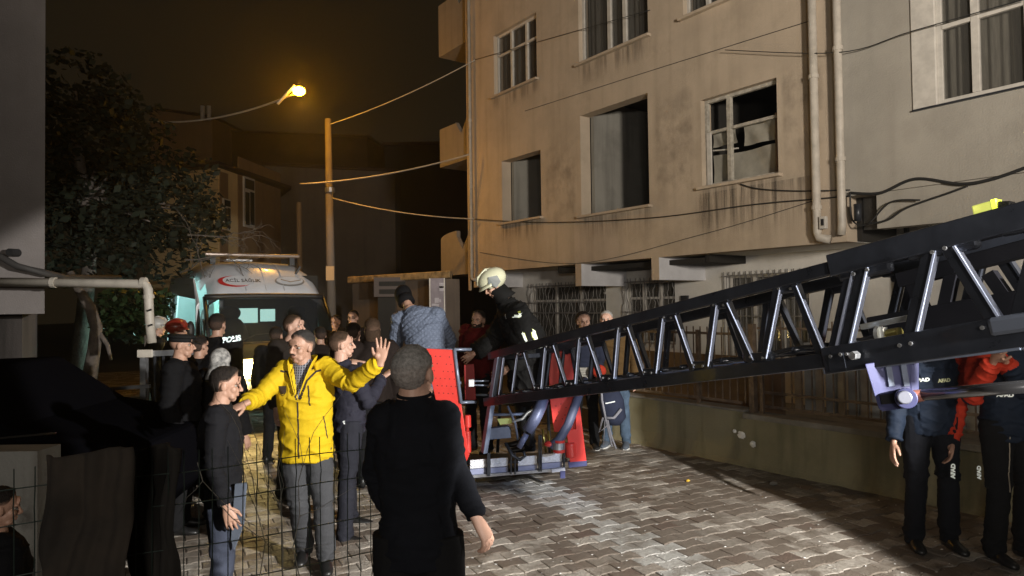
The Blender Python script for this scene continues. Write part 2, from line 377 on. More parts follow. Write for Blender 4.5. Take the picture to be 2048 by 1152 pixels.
# recessed ground floor wall, ~1.15 m back
REC = 1.15
def uz2(px, py): return uz(px, py, REC)
gw = [(uz2(1060, 600)[0], uz2(1212, 600)[0], 1.05, 2.28), (uz2(1250, 600)[0], uz2(1350, 600)[0], 1.1, 2.28), (uz2(1452, 600)[0], uz2(1618, 600)[0], .95, 2.3)]
URR = uz(2048, 300)[0]+4.5
wall_with_holes(.0, URR, -.05, ZB+.7, gw, .22, white_r, 'ground_floor_wall', bld, y=REC)
beamw = mat('beam_lit_white', (.62, .62, .64), .8, var=.1, vs=4)  # white sides and cream ends paint in the light falling on the beams
bm_pts = [(955, 570), (1157, 572), (1311, 560)]
for k, (px, py) in enumerate(bm_pts):
    u = uz(px, 540)[0]; w = .16 if k else .3
    zb_ = uz(px, py)[1]+(.0 if k else -.05); q_ = MB().bx((u-w/2, .0, zb_), (u+w/2, REC, ZB+.001)).build('beam', beamw, bld); MB().bx((u-w/2, -.006, zb_), (u+w/2, -.001, ZB+.001)).build('beam_end', cream, q_)
# inside: rooms behind the burnt openings
sooty = plaster('sooty_room_plaster', (.26, .25, .22), (.03, .027, .022), .6); rm = MB()
for (a, c, d, e), side in ((O_small, .45), (O_big, .9), (O_w3, .5)):
    rm.bx((a-.9, 2.9, d-1.0), (c+.9, 3.0, e+.4)); rm.bx((a-1.0, .243, d-1.0), (a-.92, 2.9, e+.4)); rm.bx((c+.92, .243, d-1.0), (c+1.0, 2.9, e+.4))
    rm.bx((a-.9, .243, e+.32), (c+.9, 2.9, e+.4)); rm.bx((a-.9, .243, d-1.0), (c+.9, 2.9, d-.92))
rm.build('room_shell', darkroom, bld)
def room_return(o, frac, depth, m=sooty):
    a, c, d, e = o; MB().bx((a+.02, .246, d-.4), (a+.10, depth, e+.3)).build('partition', m, bld)
room_return(O_small, .4, 1.0); room_return(O_big, .6, 2.3)
MB().bx((O_big[0]+.1, 2.25, O_big[2]-.6), (O_big[0]+.95, 2.33, O_big[3]+.3)).build('partition', sooty, bld)
MB().bx((O_small[0]+.1, 1.0, O_small[2]-.6), (O_small[0]+.42, 1.08, O_small[3]+.3)).build('partition', sooty, bld)
def sill(o, m=cream, ex=.06, y=0.0, parent=None):
    a, c, d, e = o; MB().bx((a-ex, y-.085, d-.045), (c+ex, y+.12, d)).build('sill', m, parent or bld, bevel=.008)
for o in (O_small, O_big, O_w3, O_ul, O_mid, O_r2): sill(o)
curt = mat('grey_net_curtain', (.16, .15, .13), .9, var=.3, vs=9, stretch=(6, 6, .4)); curt2 = mat('cloth_curtain', (.22, .205, .17), .9, var=.35, vs=10, stretch=(5, 5, .3))
glass = mat('dark_window_glass', (.10, .095, .085), .08, alpha=.28, var=.0)
def window(o, verts, horiz, m, parent, y=.09, curtain=curt, fw_=.05, jamb=None, pane=True):
    """verts/horiz: fractions of mullions and transoms"""
    a, c, d, e = o; w = c-a; h = e-d; b = MB()
    win = empty('window', (0, 0, 0)); win.parent = parent
    b.bx((a, y, d), (a+fw_, y+.06, e)); b.bx((c-fw_, y, d), (c, y+.06, e)); b.bx((a+fw_, y, e-fw_), (c-fw_, y+.06, e)); b.bx((a+fw_, y, d), (c-fw_, y+.06, d+fw_))
    b.build('frame', m, win, bevel=.004)
    xs = [0]+list(verts)+[1]; zs = [0]+list(horiz)+[1]
    for f_ in verts:
        MB().bx((a+w*f_-fw_*.7, y-.012, d+fw_), (a+w*f_+fw_*.7, y+.055, e-fw_)).build('mullion', m, win, bevel=.004)
    for f_ in horiz:
        MB().bx((a+fw_, y-.006, d+h*f_-fw_*.45), (c-fw_, y+.05, d+h*f_+fw_*.45)).build('transom', m, win, bevel=.004)
    if pane:
        for i in range(len(xs)-1):
            for j in range(len(zs)-1):
                MB().bx((a+w*xs[i]+fw_*.4, y+.025, d+h*zs[j]+fw_*.4), (a+w*xs[i+1]-fw_*.4, y+.031, d+h*zs[j+1]-fw_*.4)).build('pane', glass, win)
    if curtain:
        n = 60; vs = []
        for i in range(n+1):
            x = a+w*i/n; yy = y+.16+.022*math.sin(i*1.3)+.015*math.sin(i*.47+1)
            vs += [(x, yy, d), (x+.01*math.sin(i), yy, e)]
        MB().add(vs, [(2*i, 2*i+2, 2*i+3, 2*i+1) for i in range(n)]).build('curtain', curtain, win, smooth=True, fix=False)
    return win
window(O_ul, (.36, .71), (.66,), white_p, bld, curtain=curt)
window(O_mid, (.42, .64), (.70,), white_p, bld, fw_=.06, curtain=curt)
window(O_r2, (.3, .6), (.66,), white_p, bld)
w3 = window(O_w3, (.34,), (.62,), frame_old, bld, curtain=None, pane=False)
a, c, d, e = O_w3
clothm = mat('sagging_cloth', (.30, .28, .23), .9, var=.2, vs=5, bump=.2, bs=9)
def sagsheet(x0, x1, z0, z1, y, droop, name):
    n = 16; k = 12; vs = []
    for j in range(k+1):
        for i in range(n+1):
            s = i/n; t = j/k; top = z1-droop*math.sin(s*2.3)*t; vs.append((x0+(x1-x0)*s, y+.02*math.sin(9*s+3*t)+.03*t*math.sin(5*s), z0+(top-z0)*t))
    MB().add(vs, [(j*(n+1)+i, j*(n+1)+i+1, (j+1)*(n+1)+i+1, (j+1)*(n+1)+i) for j in range(k) for i in range(n)]).build(name, clothm, w3, smooth=True, fix=False)
H3 = e-d
sagsheet(a+.06, c-.12, d+.03, d+H3*.37, .20, .03, 'curtain'); sagsheet(a+.06, a+.5, d+H3*.46, d+H3*.62, .20, .0, 'curtain'); sagsheet(a+(c-a)*.48, c-.12, d+H3*.40, d+H3*.62, .19, .0, 'curtain')
MB().tube([(a+.1, .15, d+H3*.42), (a+.3, .14, d+H3*.40), (a+.55, .15, d+H3*.385)], .012).build('loose_strip', white_p, w3)
MB().bx((a+.04, .07, d+.02), (a+.12, .1, d+H3*.62)).build('casement_stile', white_p, w3, bevel=.004)
MB().bx((c-.11, .11, d), (c-.005, .13, d+H3*.66)).build('shutter_board', mat('brown_board', (.17, .11, .07), .8, var=.3, vs=8), w3)
# ground floor windows with wavy iron grilles
lace = mat('lace_curtain', (.42, .41, .38), .95, var=.4, vs=14, stretch=(7, 7, 1.2))
iron = mat('grey_wrought_iron', (.26, .25, .24), .55, .4, var=.3, vs=20)
for k, o in enumerate(gw):
    win = window(o, (.33, .66), (.72,), white_p, bld, y=REC+.1, curtain=lace if k == 2 else curt)
    a, c, d, e = o; n = int((c-a)/.105)
    bars = MB()
    for i in range(n+1):
        x = a+(c-a)*i/n
        if k < 2: pts = [(x+.022*math.sin(j*.9+i*2.1)+.012*math.sin(j*2.3+i), REC-.05+.012*math.cos(j*.9+i), d-.05+(e-d+.1)*j/22) for j in range(23)]
        else: pts = [(x, REC-.05, d-.05), (x, REC-.05, e+.05)]
        MB().tube(pts, .008, 5).build('grille_bar', iron, win, smooth=True)
    for zz in (d+.02, (d+e)/2, e-.02): MB().bx((a-.04, REC-.065, zz-.008), (c+.04, REC-.05, zz+.008)).build('grille_rail', iron, win)
    if k < 1:
        for zz in (.0, .22): MB().bx((a-.04, REC-.068, (d+e)/2+zz), (c+.04, REC-.052, (d+e)/2+zz+.018)).build('grille_rail', iron, win)
# long ledge between windows, small wall lamp
MB().bx((uz2(1210, 600)[0]+.0, REC-.03, 2.05), (uz2(1248, 600)[0], REC, 2.09)).build('ledge', white_r, bld)
MB().bx((uz2(1366, 600)[0], REC-.06, 1.88), (uz2(1376, 600)[0]+.02, REC, 1.98)).build('meter_box', dark_metal, bld)
# balconies on the far end
balm = plaster('weathered_balcony_render', (.26, .225, .185), (.12, .10, .08), .5)
def balcony(z0, z1, full):
    b = MB(); L0 = -1.5
    b.bx((L0, .1, z0), (-.001, 1.9, z0+.14)); b.build('balcony_slab', balm, bld)
    # parapet with a V notch beside a round-topped block
    zc = z1; pts = [(L0, z0+.14), (-.002, z0+.14), (-.002, zc), (-.25, zc), (-.5, zc-.32), (-.75, zc+.0)]
    for i in range(9): t = math.pi*.5*i/8; pts.append((-.75-.75*math.sin(t), zc-.02+.0*math.cos(t)+(.16*math.cos(t) if full else 0)))
    MB().prism([(x, .1, z) for x, z in pts], (0, .1, 0)).build('balcony_parapet', balm, bld)
    MB().bx((L0, .2, z0+.14), (L0+.1, 1.9, zc-.05)).build('balcony_side', balm, bld)
balcony(uz(910, 545)[1]-.05, uz(912, 472)[1], True); balcony(uz(912, 322)[1], uz(912, 240)[1], False); balcony(uz(910, 90)[1], uz(910, -20)[1], False)
# drainpipes, junction box
def upipe(px0, py1, r, m=pvc):
    u = uz(px0, 300)[0]; z0 = uz(px0+20, py1)[1]
    MB().tube([(u, -.09, ZTOP), (u, -.09, z0+.1), (u+.02, -.09, z0+.03), (u+.16, -.06, z0), ], r, 12).build('drainpipe', m, bld, smooth=True)
    for zz in (z0+.4, z0+2.1, z0+3.6): MB().cyl((u, -.09, zz), (u, -.09, zz+.05), r+.012, n=12).build('pipe_clamp', m, bld, smooth=False)
upipe(1638, 480, .055); upipe(947, 560, .035)
MB().bx((.02, -.07, 2.2), (.09, -.03, ZTOP)).build('corner_strip', cream, bld)
# thin dark joint line where the storeys meet, gas pipe run
bld2 = empty('apartment_building', org+dd*(UR+.003), RZ, label='grey green rendered block at the right edge with a wide white window', cat='building')
org2 = UR+.003
ZB2 = uz(1850, 372)[1]; O_rw = (uz(1828, 200)[0]-org2, uz(2160, 100)[0]-org2, uz(1940, 197)[1], uz(1940, 197)[1]+1.9)
wall_with_holes(0, URR-org2, ZB2, ZTOP, [O_rw], .24, grey_r, 'wall', bld2, y=-.02)
a, c, d, e = O_rw
MB().bx((a, -.04, d), (a+.26, .05, e)).build('window_surround', white_p, bld2, bevel=.008)
window((a+.26, c, d, e), (.30, .68), (.46,), white_p, bld2, y=.0, curtain=curt2, fw_=.055)
MB().bx((a-.0, -.06, d-.02), (c, .0, d)).build('sill', dark_metal, bld2)
u1 = uz(1752, 420)[0]-org2
MB().bx((u1, .02, uz(1850, 448)[1]), (URR-org2, .22, ZB2-.002)).build('beam', grey_r, bld2)
MB().bx((0, .3, uz(1730, 455)[1]), (u1, .4, ZB2-.002)).build('beam_side', concrete, bld2)
MB().bx((0, .243, ZB2-.001), (URR-org2, 1.6, ZB2+.12)).build('soffit', concrete, bld2)
MB().bx((uz(1985, 500, .6)[0]-org2, .5, 0), (uz(2003, 500, .6)[0]-org2, .66, ZB2)).build('column', white_p, bld2)
MB().bx((uz(1812, 500, .9)[0]-org2, .85, .3), (uz(1820, 500, .9)[0]-org2, .9, ZB2)).build('door_frame', dark_metal, bld2)
MB().tube([(uz(1680, 300)[0]-org2+.05, -.09, ZTOP), (uz(1680, 300)[0]-org2+.05, -.09, uz(1690, 450)[1]), (uz(1680, 300)[0]-org2+.03, -.08, uz(1690, 470)[1])], .052, 12).build('drainpipe', pvc, bld2, smooth=True)
for zz in (3.6, 5.0, 6.4): MB().cyl((uz(1680, 300)[0]-org2+.05, -.09, zz), (uz(1680, 300)[0]-org2+.05, -.09, zz+.05), .064, n=12).build('pipe_clamp', pvc, bld2)
u, z = uz(1658, 448); 
jb = MB().bx((u-.045, -.16, z-.07), (u+.045, -.10, z+.09)).build('junction_box', white_p, bld, bevel=.008)
MB().bx((u-.018, -.163, z-.03), (u+.022, -.16, z+.055)).build('label_plate', black_r, jb)
u, z = uz(1722, 425); MB().cyl((u-org2, -.08, z-.11), (u-org2, -.08, z+.1), .045, n=12).build('wall_lantern', dark_metal, bld2, smooth=True)
# cables stapled along the facade, plus one strip for a cable's shadow
def fcable(pts, r=.009, off=-.03, name='power_cable', lab='', parent=None):
    P = [org+dd*uz(px, py, off)[0]+dn*off+Vector((0, 0, uz(px, py, off)[1])) for px, py in pts]
    Q = []
    for i in range(len(P)-1):
        for k in range(8):
            t = k/8; p0 = P[max(i-1, 0)]; p1 = P[i]; p2 = P[i+1]; p3 = P[min(i+2, len(P)-1)]
            Q.append(.5*((2*p1)+(p2-p0)*t+(2*p0-5*p1+4*p2-p3)*t*t+(3*p1-p0-3*p2+p3)*t**3))
    Q.append(P[-1]); o = MB().tube(Q, r, 6).build(name, cable_m, smooth=True)
    return tag(o, label=lab, cat='cable', group='cables along the facade')
fcable([(945, 438), (1090, 445), (1300, 436), (1500, 410), (1632, 398), (1700, 392)], lab='thin cable running the length of the cream wall under the sills')
fcable([(1480, 368), (1520, 378), (1600, 382), (1700, 380)], lab='short dark cable from the broken window to the drainpipes')
fcable([(1700, 386), (1760, 386), (1830, 358), (1920, 368), (1985, 358), (2060, 332)], .018, lab='thick wavy cable along the foot of the grey green wall')
fcable([(1700, 384), (1705, 440), (1735, 448), (1780, 405), (1840, 400)], .011, -.06, lab='cable loop hanging beside the wall lantern')
fcable([(1735, 448), (1775, 440), (1815, 415), (1900, 385), (1935, 372)], .012, -.07, lab='cable rising from the lantern to the corner of the white beam')
fcable([(948, 120), (1300, 20)], .006, lab='thin wire across the top left of the cream wall')
fcable([(1450, 100), (1676, 105), (1825, 62), (2060, -5)], .006, -.12, lab='thin wire crossing the drainpipes and the white window')
fcable([(1050, 222), (1265, 153), (1440, 98), (1632, 38)], .005, -.008, lab='thin dark strip standing in for a cable shadow between the two storeys')  # dark strip modelled where only a cable's shadow falls
fcable([(960, 505), (1150, 527), (1400, 470), (1632, 400)], .005, -.01, lab='faint wire sagging over the overhang edge')

# ================================================================ LOW WALL + FENCE IN FRONT
DW = 6.79
def wl(px, py, D=DW): return plane_at(px, py, dn, D)
wb = gnd(1236, 872); wo = Vector((wb.x, wb.y, 0)); wo = wo+dn*(DW-dn.dot(wo))
mossy = plaster('mossy_render', (.24, .22, .14), (.06, .065, .035), .8)
# colour shifts from moss to brown plaster further right
wall_o = empty('garden_wall', wo, RZ, label='low mossy rendered wall along the pavement under the fence', cat='wall')
LW = 9.0; HW = .60
n = 60; vs = []; b = MB()
for i in range(n+1):
    x = LW*i/n
    for z in (-.06, .05, .18, .38, HW-.02, HW): 
        y = -.05*max(0, 1-z/.2)**2 + .012*noise.noise(Vector((x*3, z*5, 0))); vs.append((x, y, z))
for i in range(n):
    for j in range(5): b_ = i*6+j; b.f.append([b_, b_+6, b_+7, b_+1]); b.m.append(0)
b.v = [Vector(v) for v in vs]; b.bx((0, .013, -.06), (LW, .2, HW-.001)); b.build('render_face', mossy, wall_o)
ul = (wl(1490, 860)-wo).dot(dd)
MB().bx((0, -.02, HW), (ul, .22, HW+.03)).build('coping', concrete, wall_o, bevel=.006); MB().bx((ul+.01, -.06, HW-.06), (LW, .2, HW+.0)).build('coping', concrete, wall_o, bevel=.008)
for px, py, s in ((1484, 870, .05), (1507, 888, .04), (1470, 862, .025)):
    p = wl(px, py); q = Matrix.Rotation(-RZ, 3, 'Z') @ (p-wo); bb = MB().ell((q.x, -.012, q.z), (s, .014, s*.8), 9, 6)
    for v in bb.v: v += Vector((random.uniform(-1, 1), 0, random.uniform(-1, 1)))*s*.2
    bb.build('bare_patch', pap, wall_o)
fen = empty('metal_fence', wo, RZ, label='rust brown picket fence standing on the low garden wall', cat='fence')
fy = .09
for zz in (HW+.09, 1.48): MB().bx((0, fy-.012, zz-.015), (ul-.1, fy+.012, zz+.015)).build('rail', rusty, fen)
p_me = MB().bx((-.006, -.006, 0), (.006, .006, .87)).build('picket', rusty, fen); p_me.location = (.05, fy, HW+.09)
x = .05
while x < ul-.14:
    x += .105; inst(p_me, 'picket', fen, (x, fy, HW+.09))
for px in (1515, 1388): 
    x = (wl(px, 800)-wo).dot(dd); MB().bx((x-.018, fy-.02, HW), (x+.018, fy+.02, 1.52)).build('post', rusty, fen)
fen2 = empty('metal_fence', wo+dd*(ul+.05), RZ, label='lower dark fence right of the tall posts, beside the entrance', cat='fence')
for zz in (HW+.06, HW+.22, 1.55): MB().bx((0, fy+.10, zz-.014), (LW-ul, fy+.125, zz+.014)).build('rail', rusty, fen2)
for k in range(34): inst(p_me, 'picket', fen2, (.06+.12*k, fy+.11, HW+.06), scale=(1.1, 1.1, 1.12))
MB().bx((-.03, fy-.03, 0.4), (.035, fy+.04, 1.6)).build('post', rusty, fen2)
# brown boarding + striped blind behind the fence
MB().bx((ul-3.3, .9, 0), (ul-.1, .95, 1.15)).build('yard_screen', mat('brown_sheet_screen', (.17, .11, .065), .75, var=.25, vs=4), wall_o)
blind = mat('pale_blind', (.34, .34, .33), .7, var=.2, vs=9)
bl = empty('folding_screen', wo+dd*(ul+.15)+dn*.75, RZ, label='pale vertical slat screen behind the dark fence by the entrance', cat='screen')
for k in range(22): MB().box((.06+.13*k, .02*(k % 2), .98+.0*k), (.115, .02, .78), rz=.3*(1 if k % 2 else -1)).build('slat', blind, bl)
for z in (.0,):
    tag(MB().add([(wo+dd*-1+dn*.2)+Vector((0, 0, .30)), (wo+dd*LW+dn*.2)+Vector((0, 0, .30)), (wo+dd*LW+dn*4)+Vector((0, 0, .30)), (wo+dd*-1+dn*4)+Vector((0, 0, .30))], [(0, 1, 2, 3)]).build('yard_paving', concrete), kind='structure')
# ================================================================ BACKGROUND HOUSES, POLES, TREES
hb_brown = plaster('brown_house_render', (.24, .15, .08), (.14, .09, .05), .4); hb_cream = plaster('yellow_house_render', (.62, .46, .24), (.4, .3, .17), .3)
hb_grey = plaster('grey_house_render', (.115, .10, .085), (.06, .052, .045), .4); roofm = mat('dark_roof_tile', (.05, .03, .02), .9, var=.3, vs=3)
def house(pts, h, m, label, roof_h=.35, ov=.25):
    """pts footprint (world xy)"""
    o = empty('house', (pts[0][0], pts[0][1], 0), 0, label=label, cat='house')
    MB().prism([(p[0], p[1], -.05) for p in pts], (0, 0, h+.05)).build('wall', m, o, world=True)
    c = Vector((sum(p[0] for p in pts)/len(pts), sum(p[1] for p in pts)/len(pts), 0))
    q = [c+(Vector((p[0], p[1], 0))-c)*(1+ov/(Vector((p[0], p[1], 0))-c).length) for p in pts]
    MB().prism([(v.x, v.y, h+.001) for v in q], (0, 0, .14)).build('roof_edge', roofm, o, world=True)
    b = MB(); n = len(q); b.add([(v.x, v.y, h+.142) for v in q]+[(c.x, c.y, h+.142+roof_h)], [(i, (i+1) % n, n) for i in range(n)]); b.build('roof', roofm, o, world=True)
    return o
def hz(py, Y): return at(1024, py, Y).z
# yellow/brown two storey house behind the ambulance: near corner at px 440
Yc = 26.0; A = at(437, 400, Yc); Bp = at(560, 400, 31.0); Cp = at(300, 400, 27.5); H1 = at(440, 335, Yc).z
h1 = house([(A.x, A.y), (Bp.x, Bp.y), (Bp.x-3, Bp.y+6), (Cp.x-3, Cp.y+6), (Cp.x, Cp.y)], H1, hb_cream, 'yellow and brown two storey house with white windows beyond the ambulance', 1.2, .5)
ab = Vector((Bp.x-A.x, Bp.y-A.y, 0)); LB = ab.length; ab.normalize(); nb = Vector((ab.y, -ab.x, 0))
def on_ab(px, py): return plane_at(px, py, nb, nb.dot(Vector((A.x, A.y, 0))))
def hquad(parent, name, m, pl, pr, pt, pb, off=.03, th=.06):
    pm = (pl+pr)/2; zt = on_ab(pm, pt).z; zb = on_ab(pm, pb).z; p = on_ab(pl, 400); q = on_ab(pr, 400)
    return MB().prism([(p.x, p.y, zb), (q.x, q.y, zb), (q.x, q.y, zt), (p.x, p.y, zt)], nb*th).build(name, m, parent, world=True)
hquad(h1, 'brown_panel', hb_brown, 439, 455, 345, 535, th=.03); hquad(h1, 'brown_panel', hb_brown, 475, 560, 330, 535, th=.03)
for (l, r, t, b_) in ((443, 457, 398, 460), (484, 506, 355, 455)):
    f = hquad(h1, 'window', white_p, l, r, t, b_, th=.09); 
    for (a1, a2, t1, t2) in ((.10, .45, .30, .95), (.55, .90, .30, .95), (.10, .90, .05, .24)):
        w = r-l; hh = b_-t; hquad(f, 'pane', darkroom, l+w*a1, l+w*a2, t+hh*t1, t+hh*t2, th=.115)
# larger flat houses further back
def bh(pl, pr, pt, Y, m, label, dY=0, depth=8):
    a = at(pl, 400, Y); b2 = at(pr, 400, Y+dY); return house([(a.x, a.y), (b2.x, b2.y), (b2.x+1, b2.y+depth), (a.x-1, a.y+depth)], at((pl+pr)/2, pt, Y).z, m, label, .8, .2)
g1 = bh(530, 790, 330, 33, hb_grey, 'plain grey blank sided house behind the lamp pole', 2)
g2 = bh(300, 425, 218, 40, hb_brown, 'tall brown house rising behind the yellow house at left', 2)
g3 = bh(425, 735, 262, 44, mat('umber_house', (.07, .045, .025), .9, var=.3, vs=1), 'long dark umber house with low roof behind the street lamp', 2)
g4 = bh(770, 945, 290, 36, mat('black_brown_house', (.02, .014, .01), .9, var=.3, vs=1), 'almost black building filling the gap left of the cream block', 0)
# chimneys and antennas on g2
for px in (405, 418): 
    p = at(px, 240, 39.5); MB().cyl((p.x, p.y, p.z), (p.x, p.y, at(px, 212, 39.5).z), .12, n=8).build('chimney', pvc, g2, world=True)
p = at(410, 330, 24.5)
# poles
polem = plaster('concrete_pole', (.16, .135, .11), (.14, .11, .08), .4)
def pole(px, pt, Y, r0_, r1_, label, lean=0):
    b = at(px, 600, Y); o = empty('utility_pole', (b.x, b.y, 0), 0, label=label, cat='pole', group='poles behind the ambulance')
    t = at(px-lean, pt, Y); MB().cyl((0, 0, 0), (t.x-b.x, 0, t.z), r0_, r1_, 14).build('shaft', polem, o, smooth=True)
    return o, t
po, pt_ = pole(664, 238, 17.5, .13, .075, 'tall concrete pole with a clamp band right of the lamp', 8)
q = at(660, 385, 17.5); MB().cyl((q.x-at(664, 600, 17.5).x, 0, q.z), (q.x-at(664, 600, 17.5).x, 0, q.z+.12), .125, n=14).build('clamp', steel, po)
q2 = at(664, 545, 17.5); MB().bx((-.11, -.14, q2.z-.2), (.09, -.1, q2.z+.15)).build('number_plate', mat('yellowed_plate', (.5, .36, .2), .6), po)
pole(601, 405, 21, .09, .07, 'shorter thin pole standing left of the tall pole', 3)
# street lamp hung from its cable
sl = empty('street_lamp', LAMP, 0, label='glowing orange street lamp hanging on a cable', cat='lamp')
lampglow = mat('sodium_lens', (.8, .5, .2), .4, emit=(1.0, .42, .006), es=470)
MB().ell((0, 0, .02), (.14, .11, .10), 20, 12).build('lens', lampglow, sl, smooth=True)
MB().loft([((0, .02, .115), (1, 0, 0), (0, 1, 0), .07, .06), ((0, .02, .15), (1, 0, 0), (0, 1, 0), .06, .05), ((0, .02, .19), (1, 0, 0), (0, 1, 0), .03, .03)]).build('hood', dark_metal, sl, smooth=True)
q = at(555, 208, 16); MB().tube([(-.1, 0, .16), tuple(q-LAMP)], .035, 8).build('arm', steel, sl)
def wire(p, q, sag, r, label, m=cable_m): return tag(MB().tube(catenary(p, q, sag), r, 6).build('overhead_wire', m, smooth=True), label=label, cat='wire', group='overhead wires')
wm = mat('pale_worn_cable', (.42, .38, .32), .5, var=.2, vs=4)
wire(at(300, 243, 18), at(588, 188, 16), .22, .022, 'pale wire leading left from the street lamp', wm)
wire(at(600, 368, 16.5), at(938, 309, 15.5), .12, .017, 'pale wire sagging from the pole to the cream balcony', wm)
wire(at(656, 250, 17.5), at(950, 120, 15.6), .1, .013, 'faint wire running up right from the tall pole', wm)
wire(at(664, 396, 17.4), at(948, 438, 15.6), .1, .014, 'short wire meeting the cream wall at sill height', wm)
# garage hut with stone pillar and ledge
hut = empty('garage_hut', at(866, 600, 14.2)*1, 0, label='dark low hut with a pale patched pillar behind the quilted jacket', cat='hut'); hut.location.z = 0
Yh = 14.2; a = at(705, 560, 16.5); b2 = at(890, 540, Yh); zt = at(890, 541, Yh).z
hutm = plaster('hut_render', (.10, .075, .055), (.04, .03, .025), .5); stone = mat('patched_stone', (.17, .15, .15), .85, var=.5, vs=5, bump=.4)
MB().prism([(a.x, a.y, 0), (b2.x-.05, b2.y+.05, 0), (b2.x-.05, b2.y+.05, zt-.16), (a.x, a.y, zt-.16)], (0.3, .5, 0)).build('wall', hutm, hut, world=True)
lm = mat('orange_lit_ledge', (.30, .20, .09), .7, var=.6, vs=5, bump=.4)  # orange lamplight is put into the ledge colour
MB().prism([(a.x-.1, a.y-.1, zt-.155), (b2.x+.1, b2.y-.1, zt-.155), (b2.x+.1, b2.y+.5, zt-.155), (a.x-.1, a.y+.5, zt-.155)], (0, 0, .15)).build('roof_ledge', lm, hut, world=True, bevel=.02)
pl, pr = at(860, 600, Yh-.15), at(889, 600, Yh-.15); MB().bx((pl.x, pl.y, 0), (pr.x, pl.y+.3, zt-.16)).build('pillar', mat('pillar_render', (.20, .17, .18), .8, var=.3, vs=3), hut, world=True)
random.seed(11); pil = MB()
for _ in range(16):
    x = random.uniform(pl.x+.02, pr.x-.1); z = random.uniform(.3, zt-.35); MB().bx((x, pl.y-.012, z), (x+random.uniform(.04, .12), pl.y, z+random.uniform(.04, .13))).build('patch', mat('pale_patch', (.34, .31, .32), .8, var=.2), hut, world=True)
for x in (pl.x, pr.x): MB().bx((x-.012, pl.y-.015, 0), (x+.012, pl.y, zt-.16)).build('edge_strip', pvc, hut, world=True)
v = at(786, 575, 15.2); MB().bx((v.x-.4, v.y-.08, v.z-.2), (v.x+.4, v.y+.02, v.z+.22)).build('vent_frame', mat('vent_frame_m', (.09, .07, .06), .8), hut, world=True)
for k in (-.09, .08): MB().bx((v.x-.28, v.y-.1, v.z+k-.05), (v.x+.28, v.y-.081, v.z+k+.05)).build('vent_slot', darkroom, hut, world=True)
pz = at(760, 600, 15.6); MB().bx((pz.x, pz.y-.25, 0), (pz.x+1.2, pz.y-.2, at(760, 590, 15.6).z)).build('door', darkroom, hut, world=True)

# left near wall with drain pipe
LWm = plaster('dim_plaster', (.25, .225, .215), (.17, .145, .13), .25)
lw = empty('house_wall', (0, 0, 0), 0, label='dim plain plastered house wall at the left edge', cat='building')
e = at(90, 300, 8.6); zb = at(45, 628, 8.6).z
MB().prism([(e.x-5, 8.6, zb), (e.x, 8.6, zb), (e.x-.7, 9.4, zb), (e.x-5, 9.4, zb)], (0, 0, 9.5-zb)).build('wall', LWm, lw)
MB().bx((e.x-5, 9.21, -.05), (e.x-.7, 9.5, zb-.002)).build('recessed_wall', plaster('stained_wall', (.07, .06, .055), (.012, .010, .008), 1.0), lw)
q = at(36, 506, 8.6); MB().cyl((q.x, 8.595, q.z), (q.x, 8.45, q.z), .05, .045, 12).build('pipe_stub', black_r, lw)
tag(MB().tube([at(-40, 500, 8.45), at(0, 513, 8.45), at(35, 533, 8.45), at(90, 546, 8.5), at(130, 555, 9.2), at(240, 556, 10.5)], .042, 8).build('cable', mat('sagging_black_hose', (.04, .037, .035), .7), smooth=True), label='thick dark hose sagging across the left wall', cat='hose')
pp = [at(-60, 563, 8.2), at(284, 568, 8.2), at(292, 570, 8.2), at(296, 578, 8.2), at(299, 640, 8.2), at(304, 686, 8.2)]
pipe = tag(MB().tube(pp, .052, 14).build('drainpipe', pvc, smooth=True), label='pale horizontal pipe turning down at an elbow left of the ambulance', cat='pipe')
for x in (103, 283): MB().cyl(at(x, 565, 8.2), at(x+9, 565.2, 8.2), .062, n=14).build('coupling', pvc, pipe, smooth=False)
MB().cyl(at(297, 590, 8.2), at(297.5, 597, 8.2), .062, n=14).build('coupling', pvc, pipe)
for (px, py) in ((300, 622), (302, 652)):
    MB().beam(at(px-6, py, 8.14), at(px+3, py-3, 8.14), .01, .02).build('tape_mark', black_r, pipe)
# metal gate rail below the pipe
gt = empty('metal_gate', at(288, 740, 7.0), 0, label='metal gate with a pale top rail and clamp below the drainpipe', cat='gate'); gt.location.z = 0
MB().beam(at(280, 708, 7), at(400, 703, 7), .05, .055).build('top_rail', steel, gt, world=True)
MB().bx(tuple(at(283, 900, 7.0)-Vector((0, .03, 0))), tuple(at(294, 712, 7.0)+Vector((0, .03, 0)))).build('post', steel, gt, world=True)
for k in range(6): x = 310+17*k; MB().beam(at(x, 712, 7), at(x, 860, 7), .018, .018).build('bar', dark_metal, gt, world=True)
MB().beam(at(214, 778, 6.9), at(300, 772, 6.9), .03, .035).build('lower_rail', steel, gt, world=True)
MB().box(at(290, 707, 6.96), (.14, .03, .075)).build('clamp', pvc, gt, world=True)

